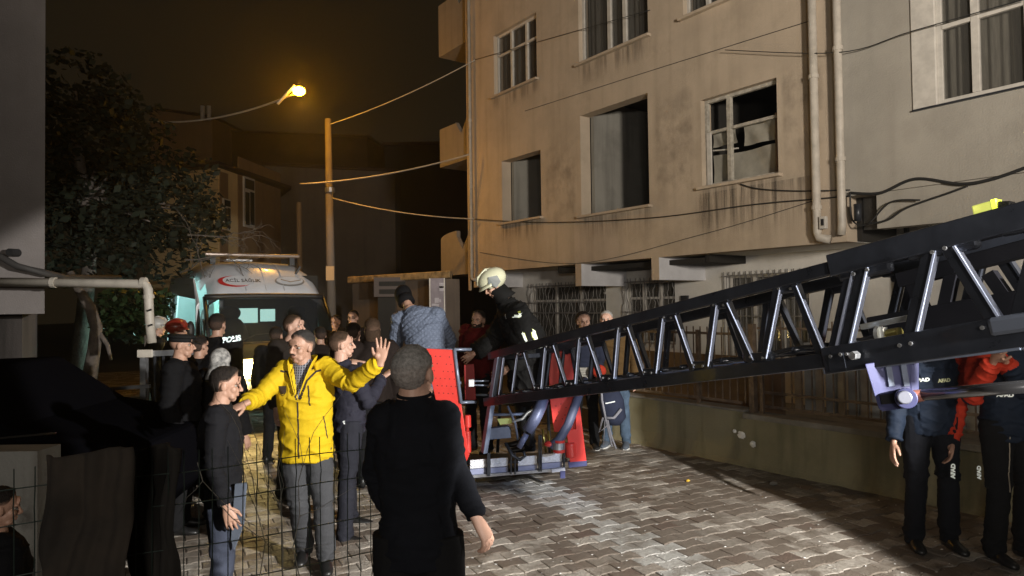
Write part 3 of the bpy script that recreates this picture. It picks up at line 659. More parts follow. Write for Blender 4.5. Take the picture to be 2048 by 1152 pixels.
# trees
leafm = mat('dark_evergreen_leaf', (.009, .014, .005), .8, var=.5, vs=3); bark = mat('grey_bark', (.12, .10, .085), .9, var=.4, vs=9, bump=.6)
leafy = mat('lit_shrub_leaf', (.022, .04, .014), .4, var=.5, vs=5)
def leaf_cloud(blobs, n, size, seed):
    random.seed(seed); b = MB(); tot = sum(r**2 for _, r in blobs)
    for c, r in blobs:
        for _ in range(int(n*r*r/tot)):
            d = Vector((random.gauss(0, 1), random.gauss(0, 1), random.gauss(0, 1))).normalized()*r*(random.random()**.45); p = Vector(c)+Vector((d.x, d.y, d.z*.85))
            if noise.noise(p*1.3) < -.18: continue
            a = Vector((random.gauss(0, 1), random.gauss(0, 1), random.gauss(0, .6))).normalized(); s = size*random.uniform(.4, 1.5); w = a.cross(Vector((random.random(), random.random(), 1))).normalized()*s*.32
            b.add([p-a*s*.5, p+w, p+a*s*.5, p-w], [(0, 1, 2, 3)])
    return b
def tree(base, trunk, blobs, n, size, label, seed, m=leafm):
    o = empty('evergreen_tree', base, 0, label=label, cat='tree')
    MB().tube([Vector(p) for p in trunk], [.16-.1*i/len(trunk) for i in range(len(trunk))], 9).build('trunk', bark, o, smooth=True, world=True)
    random.seed(seed)
    for c, r in blobs[::1]:
        t = Vector(trunk[-2]); MB().tube([t, t.lerp(Vector(c), .5)+Vector((0, 0, .2)), Vector(c)+Vector((0, 0, r*.3))], [.06, .04, .012], 6).build('limb', bark, o, smooth=True, world=True)
    tag(leaf_cloud(blobs, n, size, seed).build('crown', m, o, world=True, fix=False), kind='stuff')
    return o
b = at(150, 700, 12.5)
blobs = [(at(x, y, Y), r) for x, y, Y, r in ((150, 200, 13, 1.1), (130, 300, 12.5, 1.3), (230, 290, 13, 1.2), (220, 400, 12.5, 1.5), (120, 450, 12, 1.3), (320, 370, 13.2, 1.1), (350, 450, 13.5, 1.0), (300, 480, 12.5, 1.1), (400, 440, 14, .6))]
tree((b.x, b.y, 0), [(b.x, b.y, 0), (b.x+.1, b.y, 1.2), at(180, 520, 12.5), at(170, 400, 12.5), at(150, 260, 12.5)], blobs, 15000, .15, 'large dark evergreen tree filling the upper left behind the house wall', 5)
b = at(240, 700, 9.8)
o = empty('bent_tree', (b.x, b.y, 0), 0, label='bare bent grey trunk curving beneath the horizontal pipe', cat='tree')
MB().tube([at(x, y, 9.8) for x, y in ((178, 760), (188, 700), (193, 655), (180, 615), (158, 580), (140, 545))]+[], [.10, .085, .08, .075, .06, .05], 10).build('trunk', bark, o, smooth=True, world=True)
MB().tube([at(x, y, 9.8) for x, y in ((190, 655), (215, 690), (222, 720))], [.04, .03, .02], 8).build('limb', bark, o, smooth=True, world=True)
bl2 = [(at(x, y, 10.6), r) for x, y, r in ((250, 615, .42), (310, 610, .30), (275, 650, .35), (220, 650, .3), (320, 650, .22))]
o = empty('shrub', at(290, 700, 10.6), 0, label='leafy shrub lit faintly green beside the ambulance door', cat='shrub'); o.location.z = 0
MB().tube([(0, 0, 0), (.05, 0, .8), (0, 0, 1.6)], [.05, .04, .02], 6).build('stem', bark, o)
tag(leaf_cloud(bl2, 1800, .12, 9).build('foliage', leafy, o, world=True, fix=False), kind='stuff')
# bare twigs by the ambulance roof
random.seed(21)
def twigs(name, starts, L, r, label, m, Y, gen=3, spread=.6, up=.2, cat='branch'):
    b = MB()
    def grow(p, d, l, rr, g):
        pts = [p]; q = p
        for k in range(4):
            d2 = (d+Vector((random.gauss(0, .22), random.gauss(0, .18), random.gauss(0, .22)+up*.1))).normalized(); q = q+d2*l/4; pts.append(q)
            if g > 0 and random.random() < .75: grow(q, (d2+Vector((random.gauss(0, spread), random.gauss(0, spread*.6), random.gauss(0, spread)))).normalized(), l*.6, rr*.6, g-1)
        b.tube(pts, [rr*(1-.15*i) for i in range(5)], 5)
    for (px, py, dx, dz) in starts: grow(at(px, py, Y), Vector((dx, .1, dz)).normalized(), L, r, gen)
    return tag(b.build(name, m), label=label, cat=cat)
twigs('bare_branch', [(370, 520, 1, .2), (375, 470, 1, .0), (360, 545, 1, .3)], .9, .014, 'bare thin branches reaching over the ambulance roof', bark, 12.0)
twigs('bare_bush', [(395, 925, .8, -.55), (440, 1010, .8, -.35)], .30, .0020, 'thorny bare twigs in front of the dark sweater and wire fence', mat('pale_twig', (.13, .12, .10), .8), 2.75, 1, .5, 0, cat='twigs')
twigs('bare_bush', [(520, 1152, -.15, 1), (600, 1160, -.05, 1), (565, 1150, -.1, 1)], .5, .0024, 'upright pale twigs rising along the wire fence at bottom', MATS['pale_twig'], 2.7, 1, .35, .3, cat='twigs')

# ================================================================ FRONT WIRE FENCE + LOW WALL (left foreground)
wirem = mat('dark_green_coated_wire', (.02, .03, .025), .45, .3)
FA = at(-60, 900, 2.35); FB = at(830, 900, 3.12); FA.z = FB.z = 0; fd = (FB-FA); FL = fd.length; fd.normalize(); fn = Vector((fd.y, -fd.x, 0))
wf = empty('wire_mesh_fence', FA, math.atan2(fd.y, fd.x), label='dark welded wire mesh fence panel across the lower left foreground', cat='fence')
hs = [.03, .28, .48, .78, .98, 1.10, 1.20, 1.265]; kink = {.28: 0, .48: 0}
def yk(z):
    for zz in (.30, .74, 1.18):
        if abs(z-zz) < .06: return -.022*(1-abs(z-zz)/.06)
    return 0.
prof = [(0, 0, z) for z in (0, .24, .30, .36, .68, .74, .80, 1.12, 1.18, 1.24, 1.315)]
vm = MB().tube([(0, yk(z), z) for _, _, z in prof], .0021, 5).build('wire', wirem, wf); vm.location = (.02, 0, 0)
n = int(FL/.052)
for i in range(1, n): 
    inst(vm, 'wire', wf, (.02+i*.052, random.uniform(-.003, .003), random.uniform(-.004, .004)), (random.uniform(-.004, .004), random.uniform(-.006, .006), 0))
for z in (.05, .24, .36, .50, .68, .80, .95, 1.12, 1.24):
    MB().tube([(x*FL/12, yk(z)+.004+.003*math.sin(x), z+.006*math.sin(x*.9+z*5)) for x in range(13)], .0024, 5).build('cross_wire', wirem, wf)
# pale broken wall behind the mesh
peel = plaster('peeling_whitewash', (.22, .215, .195), (.09, .075, .06), 1.0)
pwl = empty('broken_wall', at(-80, 900, 3.9), 0, label='low wall with peeling whitewash behind the mesh at the lower left', cat='wall'); pwl.location.z = 0
a = at(-120, 905, 3.9); b2 = at(75, 905, 3.9); MB().bx((a.x, 3.9, 0), (b2.x, 4.1, a.z)).build('render_face', peel, pwl, world=True)
stW = stain_mat('exposed_brown_core', (.06, .045, .035), False, .95)
a = at(-120, 905, 3.885); b2 = at(75, 905, 3.885)
for k_ in range(3): MB().add([(a.x+.1+.16*k_, 3.89-.002*k_, .05), (b2.x-.01, 3.89-.002*k_, .05), (b2.x-.01, 3.89-.002*k_, 1.0-.22*k_), (a.x+.1+.16*k_, 3.89-.002*k_, 1.0-.22*k_)], [(0, 1, 2, 3)]).build('bare_core', stW, pwl, world=True, fix=False)
brk = mat('old_brown_brick', (.10, .065, .045), .9, var=.4, vs=7, bump=.5)
random.seed(4)
a = at(76, 905, 3.95); b2 = at(480, 905, 3.95)
for r_ in range(9):
    x = a.x+(.1 if r_ % 2 else 0)
    while x < b2.x-1.25:
        MB().bx((x+.006, 3.95+random.uniform(-.01, .01), r_*.112+.004), (x+.2, 4.1, r_*.112+.104)).build('brick', brk, pwl, world=True); x += .206
b_ = MB().bx((a.x, 3.975, 0), (b2.x-1.2, 4.08, .99)); b_.build('mortar', mat('dark_mortar', (.07, .055, .045), .9), pwl, world=True)
# brown tarpaulin hanging on the mesh
tarp = mat('brown_tarpaulin', (.022, .016, .011), .95, var=.6, vs=3.5, bump=.3, bs=8)
def drape(px0, px1, pt, pb, Y, seed, label, m=tarp, amp=.010):
    n, k = 40, 26; vs = []
    for j in range(k+1):
        for i in range(n+1):
            s = i/n; t = j/k; p = at(px0+(px1-px0)*s+8*math.sin(t*5+seed), pt+(pb-pt)*t+10*math.sin(s*4+seed), Y+.0)
            vs.append(p+Vector((0, amp*(math.sin(s*17+seed+2*t)+.6*math.sin(s*31+t*3))+.05*noise.noise(Vector((s*3, t*3, seed))), 0)))
    o = MB().add(vs, [(j*(n+1)+i, j*(n+1)+i+1, (j+1)*(n+1)+i+1, (j+1)*(n+1)+i) for j in range(k) for i in range(n)]).build('tarpaulin', m, smooth=True, fix=False)
    s_ = o.modifiers.new('s', 'SOLIDIFY'); s_.thickness = .006; return tag(o, label=label, cat='tarpaulin', group='tarpaulins on the mesh fence')
drape(84, 262, 902, 1200, 2.42, 1, 'brown tarpaulin hung over the mesh fence near the peeling wall')
drape(266, 352, 898, 1200, 2.62, 2.4, 'narrow darker tarpaulin hung right of the wider brown one', mat('dark_tarpaulin', (.010, .008, .006), .95, var=.3, vs=3))
# ================================================================ AMBULANCE
vanw = mat('ambulance_white_paint', (.52, .53, .56), .32, var=.08, vs=4, coat=.3); vglass = mat('van_glass', (.02, .024, .03), .06, alpha=.80)
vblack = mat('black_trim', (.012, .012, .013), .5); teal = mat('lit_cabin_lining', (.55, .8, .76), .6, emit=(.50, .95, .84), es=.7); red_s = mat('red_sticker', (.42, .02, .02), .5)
VY = 10.9; VX = at(583, 700, VY).x; amb = empty('ambulance', (VX, VY, 0), R(33), label='white high roofed ambulance with a glowing headlight and lit open side', cat='ambulance'); amb.scale = (1.12, 1, 1)
def hw(z, zt):
    base = 1.0 if z < 1.2 else 1.0-.11*((z-1.2)/1.5)**1.3
    t = (z-.3)/(zt-.3) if zt > .3 else 1
    if zt > 2 and z > zt-.32: base -= .26*((z-(zt-.32))/.32)**2.2
    return base
st = [(-.02, .34, .80, .80), (.0, .3, .85, .90), (.12, .3, 1.04, .97), (.35, .3, 1.13, 1.0), (.85, .3, 1.27, 1.0), (1.2, .3, 1.66, .99), (1.55, .3, 2.05, .985), (1.75, .3, 2.27, .98), (1.95, .3, 2.46, .98), (2.25, .3, 2.62, .98), (2.7, .3, 2.70, .99), (3.3, .3, 2.72, 1), (4.3, .3, 2.72, 1), (5.6, .3, 2.70, 1), (5.7, .34, 2.6, .97)]
NZ = 16; vs = []; fs = []; NW = 2*NZ+3
for (y, zb_, zt, k) in st:
    row = []
    for i in range(NZ+1): t = i/NZ; z = zb_+(zt-zb_)*t; row.append((-hw(z, zt)*k, y, z))
    row.append((0, y, zt+.035))
    for i in range(NZ, -1, -1): t = i/NZ; z = zb_+(zt-zb_)*t; row.append((hw(z, zt)*k, y, z))
    vs += row
nr = len(row)
def cut(c):
    x, y, z = c
    if .86 < y < 1.54 and abs(x) < .90 and z > (1.27+(y-.85)*1.114-.16): return True      # windscreen
    if x < -.80 and 1.55 < y < 4.6 and .5 < z < 2.3: return True                            # side opening
    return False
for j in range(len(st)-1):
    for i in range(nr-1):
        f = (j*nr+i, j*nr+i+1, (j+1)*nr+i+1, (j+1)*nr+i); c = [sum(vs[q][a] for q in f)/4 for a in range(3)]
        if not cut(c): fs.append(f)
fs.append(tuple(range(nr))); fs.append(tuple(range((len(st)-1)*nr, len(st)*nr)))
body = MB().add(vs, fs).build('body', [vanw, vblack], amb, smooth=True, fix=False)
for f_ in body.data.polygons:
    if .10 < f_.center.y < .86 and f_.center.z > .98 and abs(f_.center.x) < .93: f_.material_index = 1  # upper bonnet coloured black to stand in for its shade
body; so = body.modifiers.new('s', 'SOLIDIFY'); so.thickness = .03; so.offset = -1
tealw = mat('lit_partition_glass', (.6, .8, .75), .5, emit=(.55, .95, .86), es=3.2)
# windscreen
def ws(x, t, o=0): return Vector((x*(1-.04*t), .86+.70*t-o*.7, 1.275+.785*t+o*.6-.02*abs(x)**2))
n = 12; wv = [ws(-.93+1.86*i/n, t, .012) for t in (0, .33, .66, 1) for i in range(n+1)]
MB().add(wv, [(j*(n+1)+i, j*(n+1)+i+1, (j+1)*(n+1)+i+1, (j+1)*(n+1)+i) for j in range(3) for i in range(n)]).build('windscreen', vglass, amb, smooth=True)
b = MB()
for t in (0, 1): b.tube([ws(-.93+1.86*i/n, t, .018) for i in range(n+1)], .028 if t == 0 else .05, 6)
for s in (-1, 1): b.tube([ws(s*.93, t, .015) for t in (0, .5, 1)], .03, 6)
b.build('windscreen_seal', vblack, amb, smooth=True)
for x0 in (-.55, .25): MB().tube([ws(x0, .02, .03), ws(x0+.25, .16, .035), ws(x0+.62, .20, .03)], .01, 5).build('wiper', vblack, amb)
# cab interior
MB().bx((-.55, 1.95, .5), (.92, 2.0, 2.45)).build('cab_partition', darkroom, amb)
MB().bx((-.42, 1.935, 1.60), (-.05, 1.948, 1.86)).build('partition_window', tealw, amb); MB().bx((-.01, 1.935, 1.62), (.22, 1.948, 1.84)).build('partition_window', tealw, amb)
for x in (-.5, .5):
    MB().ell((x, 1.7, 1.35), (.26, .12, .38)).ell((x, 1.7, 1.78), (.15, .07, .13)).build('seat', vblack, amb, smooth=True)
MB().bx((-.9, .9, 1.05), (.9, 1.25, 1.24)).build('dashboard', vblack, amb, bevel=.03)
# lit compartment behind the open side
MB().bx((.55, 2.02, .45), (.60, 5.3, 2.5)).build('compartment_wall', teal, amb); MB().bx((-.5, 2.02, .42), (.54, 5.3, .45)).build('compartment_floor', steel, amb)
MB().bx((-.35, 3.25, .46), (.2, 4.6, 1.35)).build('cabinet', teal, amb, bevel=.02); MB().bx((-.4, 3.9, 1.5), (.2, 4.7, 2.1)).build('cabinet', teal, amb, bevel=.02)
for zz in (.9, 1.36, 1.8, 2.12): MB().bx((.50, 2.1, zz), (.549, 4.9, zz+.03)).build('shelf_edge', steel, amb)
for yy in (2.6, 3.2, 3.9): MB().bx((.52, yy, .5), (.549, yy+.03, 2.4)).build('locker_joint', dark_metal, amb)
MB().bx((-.60, 2.05, .5), (-.45, 2.10, 2.2)).build('grab_rail', steel, amb)
lm_ = lamp('POINT', 'compartment_light', (0, 0, 0), None, 150, (.55, 1, .9), shadow_soft_size=.15); lm_.parent = amb; lm_.location = (-.2, 3.0, 2.2)
# door ahead of it with dark window, slid door further back
MB().bx((-1.035, 1.0, .45), (-1.015, 1.5, 1.25)).build('cab_door', vanw, amb, bevel=.02)
MB().prism([(-1.02, 1.02, 1.30), (-1.02, 1.50, 1.30), (-.985, 1.50, 1.93), (-.985, 1.36, 1.80)], (-.012, 0, 0)).build('door_window', vblack, amb)
b = MB(); b.prism([(-1.005, 1.42, 1.9), (-1.005, 1.50, .45), (-1.005, 1.62, .45), (-.985, 1.62, 2.02), (-.985, 4.6, 2.16), (-1.005, 4.6, .45), (-1.005, 4.75, .45), (-.975, 4.75, 2.5), (-.975, 1.95, 2.38), (-.975, 1.42, 1.95)], (-.022, 0, 0)).build('door_surround', vanw, amb)
MB().bx((-1.10, 4.4, .45), (-1.05, 5.2, 2.2)).build('sliding_door', vanw, amb, bevel=.03)
for s in (-1, 1):
    MB().ell((s*1.16, .98, 1.52), (.06, .05, .15)).build('mirror', vblack, amb, smooth=True); MB().tube([(s*1.0, 1.02, 1.35), (s*1.15, .98, 1.45)], .022, 6).build('mirror_arm', vblack, amb)
# nose: grille, bumper, headlights
MB().bx((-.52, -.045, .78), (.52, .0, .96)).build('grille', vblack, amb, bevel=.02)
for z in (.82, .87, .92): MB().bx((-.5, -.06, z-.008), (.5, -.046, z+.008)).build('grille_slat', steel, amb)
MB().bx((-.95, -.13, .32), (.95, -.02, .62)).build('bumper', vblack, amb, bevel=.04)
hl_on = mat('lit_headlight', (1, .9, .6), .3, emit=(1, .72, .24), es=260); hl_off = mat('headlight_lens', (.5, .45, .35), .15, coat=.5); orange = mat('orange_indicator', (.8, .25, .02), .4, emit=(1, .33, .03), es=1.3)
for s in (-1, 1):
    x = s*.62; h = MB().prism([(x-.20, -.035, .78), (x+.18, -.0, .80), (x+.22, .03, 1.06), (x-.16, -.01, 1.0)], (0, .06, 0)).build('headlight', hl_off, amb, bevel=.02)
    if s < 0: MB().ell((x+.06, -.08, .93), (.12, .045, .115)).build('bulb', hl_on, h, smooth=True)
    MB().bx((x-.16 if s < 0 else x-.18, -.05, 1.03), (x+.24 if s > 0 else x+.1, .03, 1.16 if s > 0 else 1.10)).build('indicator', orange if s > 0 else hl_off, amb)
hs_ = lamp('SPOT', 'headlight_beam', (0, 0, 0), None, 14, (1, .86, .6), spot_size=R(100), spot_blend=.6, shadow_soft_size=.06); hs_.parent = amb; hs_.location = (-.7, -.14, .90); hs_.rotation_euler = (R(80), 0, R(170))
# blue bar and roof lights
MB().bx((-.78, 2.30, 2.80), (.72, 2.52, 2.86)).build('light_bar', mat('roof_bar', (.22, .17, .14), .3, .3), amb, bevel=.02)
MB().bx((-.5, 2.05, 2.70), (-.1, 2.3, 2.735)).build('roof_vent', vanw, amb, bevel=.01)
for x in (-.65, .6): MB().bx((x-.04, 2.35, 2.66), (x+.04, 2.47, 2.80)).build('bar_foot', vblack, amb)
for x in (-.28, .02, .30): MB().tube([(x*1.0, 1.62, 2.165), (x, 1.95, 2.50), (x*.98, 2.25, 2.665)], .008, 5).build('roof_rib', vanw, amb)
MB().box((.60, 1.98, 2.55), (.03, .06, .16), rot=Matrix.Rotation(.5, 3, 'Y')).build('antenna', vblack, amb)
# forehead signs: oval emblem and lettering
fx = Vector((1, 0, 0)); fup = Vector((0, .70, .714)).normalized(); fn_ = fx.cross(fup); fc = Vector((0, 1.78, 2.30))
def sign(cx, cz, w, h, m, name, off, n=28, a0=0, a1=2*math.pi):
    c = fc+fx*cx+fup*cz-fn_*-off; pts = [c+fx*w*math.cos(a0+(a1-a0)*i/n)+fup*h*math.sin(a0+(a1-a0)*i/n) for i in range(n)]
    return MB().prism(pts, fn_*.006).build(name, m, amb)
sign(-.42, .02, .25, .135, red_s, 'emblem_oval', .020); sign(-.36, .03, .24, .12, vanw, 'emblem_field', .028)
place_text('ACİL SAĞLIK', .105, 'lettering', mat('dark_letter', (.03, .03, .035), .5), amb, fc+fx*-.30+fup*.02+fn_*.040, fx, fup, bold=.0, sx=.86)
sign(.42, .03, .235, .125, mat('grey_sticker', (.2, .19, .18), .4), 'emblem_oval', .020); sign(.42, .04, .21, .10, vanw, 'emblem_field', .028)
MB().tube([fc+fx*.28+fup*.06+fn_*.04, fc+fx*.42+fup*.0+fn_*.04, fc+fx*.6+fup*.05+fn_*.04], .01, 5).build('emblem_swirl', mat('sign_line', (.25, .2, .15), .5), amb)
for (x, y) in ((-.93, .95), (.93, .95), (-.93, 4.4), (.93, 4.4)):
    w = MB().cyl((x-.11, y, .34), (x+.11, y, .34), .34, n=24).build('wheel', black_r, amb, bevel=.03); MB().cyl((x-.115, y, .34), (x+.115, y, .34), .2, n=20).build('rim', steel, w)

# ================================================================ DARK CAR (left)
carp = mat('black_car_paint', (.003, .003, .004), .6, spec=.0, ior=1.01); crome = mat('chrome_strip', (.5, .5, .5), .2, 1.0)
cb = at(-190, 900, 5.4); car = empty('parked_car', (cb.x, cb.y, 0), R(4), label='black parked car with thin chrome window strip in the dark at left', cat='car')
prof_ = [(-2.1, .55), (-2.1, .85), (-1.2, 1.0), (-.6, 1.42), (.7, 1.45), (1.25, 1.08), (2.1, .92), (2.15, .5), (1.9, .28), (-1.9, .28)]
def section(y, k): return [(x*(1 if abs(k) < .9 else .97), y, z if z < 1.1 else 1.1+(z-1.1)*1) for x, z in prof_]
bs_ = MB(); Ls = []
for y, s, zz in ((-.86, .97, .98), (-.8, 1, 1), (.8, 1, 1), (.86, .97, .98)): Ls.append([(x*s, y, .3+(z-.3)*zz) for x, z in prof_])
n = len(prof_); bs_.add([v for L in Ls for v in L], [(j*n+i, j*n+(i+1) % n, (j+1)*n+(i+1) % n, (j+1)*n+i) for j in range(3) for i in range(n)]+[tuple(range(n)), tuple(range(3*n, 4*n))])
bs_.build('body', carp, car, bevel=.05)
MB().prism([(-.95, -.865, 1.02), (.95, -.865, 1.06), (.62, -.865, 1.36), (-.55, -.865, 1.34)], (0, -.01, 0)).build('window', vglass, car)
MB().bx((-1.0, -.885, .985), (1.15, -.87, 1.002)).build('chrome_strip', crome, car); MB().beam(at(-20, 878, 4.44), at(112, 866, 4.44), .012, .012).build('chrome_strip', crome, car, world=True)
MB().bx((-.5, -.72, 1.455), (.55, -.69, 1.475)).build('roof_rail', crome, car)
for x in (-1.35, 1.3):
    w = MB().cyl((x, -.88, .32), (x, -.66, .32), .31, n=24).build('wheel', black_r, car); MB().cyl((x, -.885, .32), (x, -.88, .32), .2, n=16).build('rim', steel, w)

# ================================================================ AERIAL LADDER
ladm = mat('ladder_dark_enamel', (.030, .034, .045), .30, .35, var=.25, vs=7, coat=.25); ladb = mat('ladder_blue_grey_paint', (.17, .20, .27), .32, .25, var=.15, vs=9)
def zl(px): return 1/(1/6.9+(1/3.2-1/6.9)*(px-985)/(2048-985))
def lp(px, py, dz=0): return at(px, py, zl(px)+dz)
hd = Vector((.566, -.824, 0)); side = Vector((.824, .566, 0))
flm = mat('lit_flange_tone', (.30, .34, .46), .4, .1)  # pale tone paints light onto front brace edges; rear flanges stay dark
lad = empty('aerial_ladder', (0, 0, 0), 0, label='long black lattice aerial ladder reaching from the right edge to the platform', cat='ladder')
def chord(p, q, w, h, name, off=Vector((0, 0, 0))):
    return MB().beam(p+off, q+off, w, h).build(name, ladm, lad, bevel=.006)
U0, U1 = lp(980, 712), lp(1664, 536); V0, V1 = lp(972, 804), lp(1690, 716)
N0, N1 = lp(1664, 532), lp(2048, 432); N1 = N0+(N1-N0)*1.8; Q0, Q1 = lp(1655, 722), lp(2048, 660); Q1 = Q0+(Q1-Q0)*1.8
wdt = side*.56
for off in (Vector((0, 0, 0)), wdt):
    chord(U0, U1, .06, .075, 'upper_chord', off); chord(V0, V1, .065, .085, 'lower_chord', off)
    chord(N0, N1, .09, .125, 'upper_chord', off); chord(Q0, Q1, .10, .15, 'lower_chord', off)
    br = [(1006, 996, .024, 0), (1033, 1022, .024, 0), (1047, 1068, .026, 1), (1089, 1080, .03, 0), (1106, 1130, .03, 1), (1157, 1148, .032, 0), (1173, 1201, .032, 1), (1235, 1225, .034, 0), (1254, 1285, .034, 1),
          (1324, 1309, .036, 0), (1349, 1384, .036, 1), (1431, 1412, .038, 0), (1452, 1502, .038, 1), (1557, 1527, .040, 0), (1590, 1640, .040, 1)]
    def onU(px): return U0+(U1-U0)*min(1, max(0, tline(U0, U1, px)))
    def onV(px): return V0+(V1-V0)*min(1, max(0, tline(V0, V1, px)))
    def tline(a_, b_, px):
        k = (px-1024)/F; s0 = a_.x-k*a_.y; s1 = b_.x-k*b_.y; return s0/(s0-s1)
    for a_, c_, w_, k in br:
        p, q = onU(a_), onV(c_); f = MB().beam(p+off+Vector((0, 0, -.02)), q+off+Vector((0, 0, .03)), w_, w_*1.15, up=side).build('brace', ladm, lad, bevel=.003)
        MB().beam(p+off+Vector((0, 0, -.05))+hd*(w_*.62)-side*.012, q+off+Vector((0, 0, .06))+hd*(w_*.62)-side*.012, w_*.14, w_*.9, up=side).build('brace_flange', flm if off.length < .1 else ladm, f)
    for a_, c_ in ((1040, .09), (1098, .11), (1165, .12), (1245, .14), (1337, .15), (1440, .16), (1573, .17)):
        p = onU(a_)+off; MB().beam(p-hd*c_*.5-Vector((0, 0, .055)), p+hd*c_*.5-Vector((0, 0, .055))+Vector((0, 0, .02)), .028, .075).build('gusset', ladm, lad, bevel=.012)
    for a_, c_ in ((1074, .10), (1139, .12), (1213, .14), (1297, .15), (1398, .16), (1515, .18)):
        p = onV(a_)+off; MB().beam(p-hd*c_*.6+Vector((0, 0, .06)), p+hd*c_*.6+Vector((0, 0, .08)), .04, .06).build('gusset', ladm, lad, bevel=.012)
    for (a_, ya, c_, yc, w_) in ((1704, 530, 1664, 712, .045), (1732, 522, 1690, 708, .055), (1862, 500, 1819, 690, .062), (1896, 490, 1996, 650, .062), (2086, 460, 2040, 640, .07), (2110, 445, 2230, 610, .07)):
        p, q = lp(a_, ya), lp(c_, yc); f = MB().beam(p+off, q+off, w_, w_*.9, up=side).build('brace', ladm, lad, bevel=.004)
        MB().beam(p+off+hd*w_*.56-side*.01, q+off+hd*w_*.56-side*.01, w_*.17, w_*.9, up=side).build('brace_flange', flm if off.length < .1 else ladm, f)
    for (px_, py_, L) in ((1730, 545, .30), (1885, 500, .34), (2100, 445, .4)):
        p = lp(px_, py_)+off; MB().beam(p-hd*L*.5, p+hd*L*.5+Vector((0, 0, .045)), .05, .10).build('gusset', ladm, lad, bevel=.02)
    MB().beam(lp(1830, 694)+off, lp(1648, 708)+off, .06, .08).build('gusset', ladm, lad, bevel=.02)
MB().beam(lp(1985, 655)-side*.03, lp(2120, 635)-side*.03, .06, .09).build('gusset', mat('ladder_mid_grey', (.10, .115, .15), .4, .2), lad, bevel=.02)
k = 0
while k < 22:
    t = (k+.5)/22; p = V0+(Q1-V0)*t*.72; MB().cyl(p+Vector((0, 0, .05)), p+wdt+Vector((0, 0, .05)), .017, n=8).build('rung', ladm, lad, smooth=True); k += 1
# end frame (blue grey) at the tip
MB().beam(lp(997, 712), lp(968, 905), .062, .05, up=side).build('end_post', ladb, lad, bevel=.006)
MB().beam(lp(997, 712)+wdt, lp(968, 905)+wdt, .06, .05, up=side).build('end_post', ladm, lad, bevel=.006)
for py in (716, 796): MB().beam(lp(990, py), lp(990, py)+wdt, .04, .04).build('cross_tube', ladm, lad)
# bottom channel, bracket, pin, hydraulic rod of the near section
MB().beam(lp(1655, 742)-side*.02, lp(2048, 692)-side*.02+Vector((0, 0, 0)), .05, .035).build('bottom_channel', ladb, lad, bevel=.004)
MB().beam(lp(1668, 726)-side*.05, lp(1700, 722)-side*.05, .01, .10).build('channel_end', ladm, lad)
brm = mat('bracket_blue_paint', (.055, .06, .15), .4, .1, var=.1, vs=6)
YB = 3.72
def bp(px, py, y=YB): return at(px, py, y)
MB().prism([bp(1730, 728), bp(1820, 715), bp(1823, 815), bp(1765, 823), bp(1757, 817)], (.02, .03, 0)).build('bracket_plate', brm, lad, bevel=.004)
MB().prism([bp(1820, 716), bp(1838, 714), bp(1838, 790), bp(1823, 812)], (.12, .30, 0)).build('bracket_plate', brm, lad, bevel=.004)
for px in (1775, 1805): MB().beam(bp(px, 726, YB-.01), bp(px+8, 772, YB-.01), .012, .03).build('weld_rib', ladb, lad)
MB().prism([bp(1760, 790, YB-.012), bp(1800, 786, YB-.012), bp(1800, 806, YB-.012), bp(1764, 809, YB-.012)], (0, .01, 0)).build('slot', vblack, lad)
MB().cyl(bp(1811, 796, YB-.02), bp(1813, 797, YB-.12), .052, n=24).build('pin_collar', brm, lad, bevel=.004); MB().cyl(bp(1808, 794, YB-.12), bp(1810, 795, YB-.18), .034, n=20).build('pin', mat('pin_pale', (.2, .21, .26), .35, .4), lad, bevel=.006)
MB().cyl(bp(1822, 794, YB-.02), bp(1848, 790, YB-.05), .036, .03, n=16).build('rod_eye', mat('copper_end', (.4, .16, .12), .4, .3), lad)
MB().cyl(bp(1846, 790, YB-.05), at(2090, 770, 3.15), .030, n=16).build('hydraulic_rod', mat('dark_polished_rod', (.16, .16, .17), .22, .9), lad, smooth=True)
lshade = mat('ladder_shade_black', (.006, .006, .008), .8, spec=.08)  # shade inside the ladder is put into the inner section's black
for (a_, b_, w_) in ((lp(1690, 660), lp(2048, 598), .13), (lp(1745, 560), lp(2048, 480), .08)):
    b_ = a_+(b_-a_)*1.6; MB().beam(a_+side*.30, b_+side*.30, .12, w_).build('inner_chord', lshade, lad, bevel=.006)
for (a_, c_) in ((1760, 1800), (1850, 1830), (1925, 1990), (2020, 2005)): MB().beam(lp(a_, 545)+side*.3, lp(c_, 640)+side*.3, .06, .06, up=side).build('inner_brace', lshade, lad)
# bolt, coupling, small grey fittings
MB().cyl(lp(1728, 709)-side*.07, lp(1728, 709)-side*.12, .024, n=6).build('bolt', steel, lad, bevel=.003)
MB().cyl(lp(1718, 706)-side*.07, lp(1718, 706)-side*.13, .008, n=8).build('bolt', steel, lad)
br_ = mat('bright_fitting', (.62, .64, .62), .3, .6); brass = mat('brass_fitting', (.5, .42, .12), .3, .8)
MB().beam(lp(1705, 655)+side*.1, lp(1822, 632)+side*.1, .05, .03).build('fitting_bar', br_, lad, bevel=.004)
MB().cyl(lp(1752, 655)+side*.06, lp(1756, 695)+side*.06, .026, n=14).build('fitting', br_, lad); MB().cyl(lp(1766, 672)+side*.06, lp(1790, 668)+side*.06, .035, n=14).build('fitting', brass, lad)
MB().cyl(lp(1744, 667)+side*.05, lp(1752, 667)+side*.05, .04, n=14).build('fitting', br_, lad)
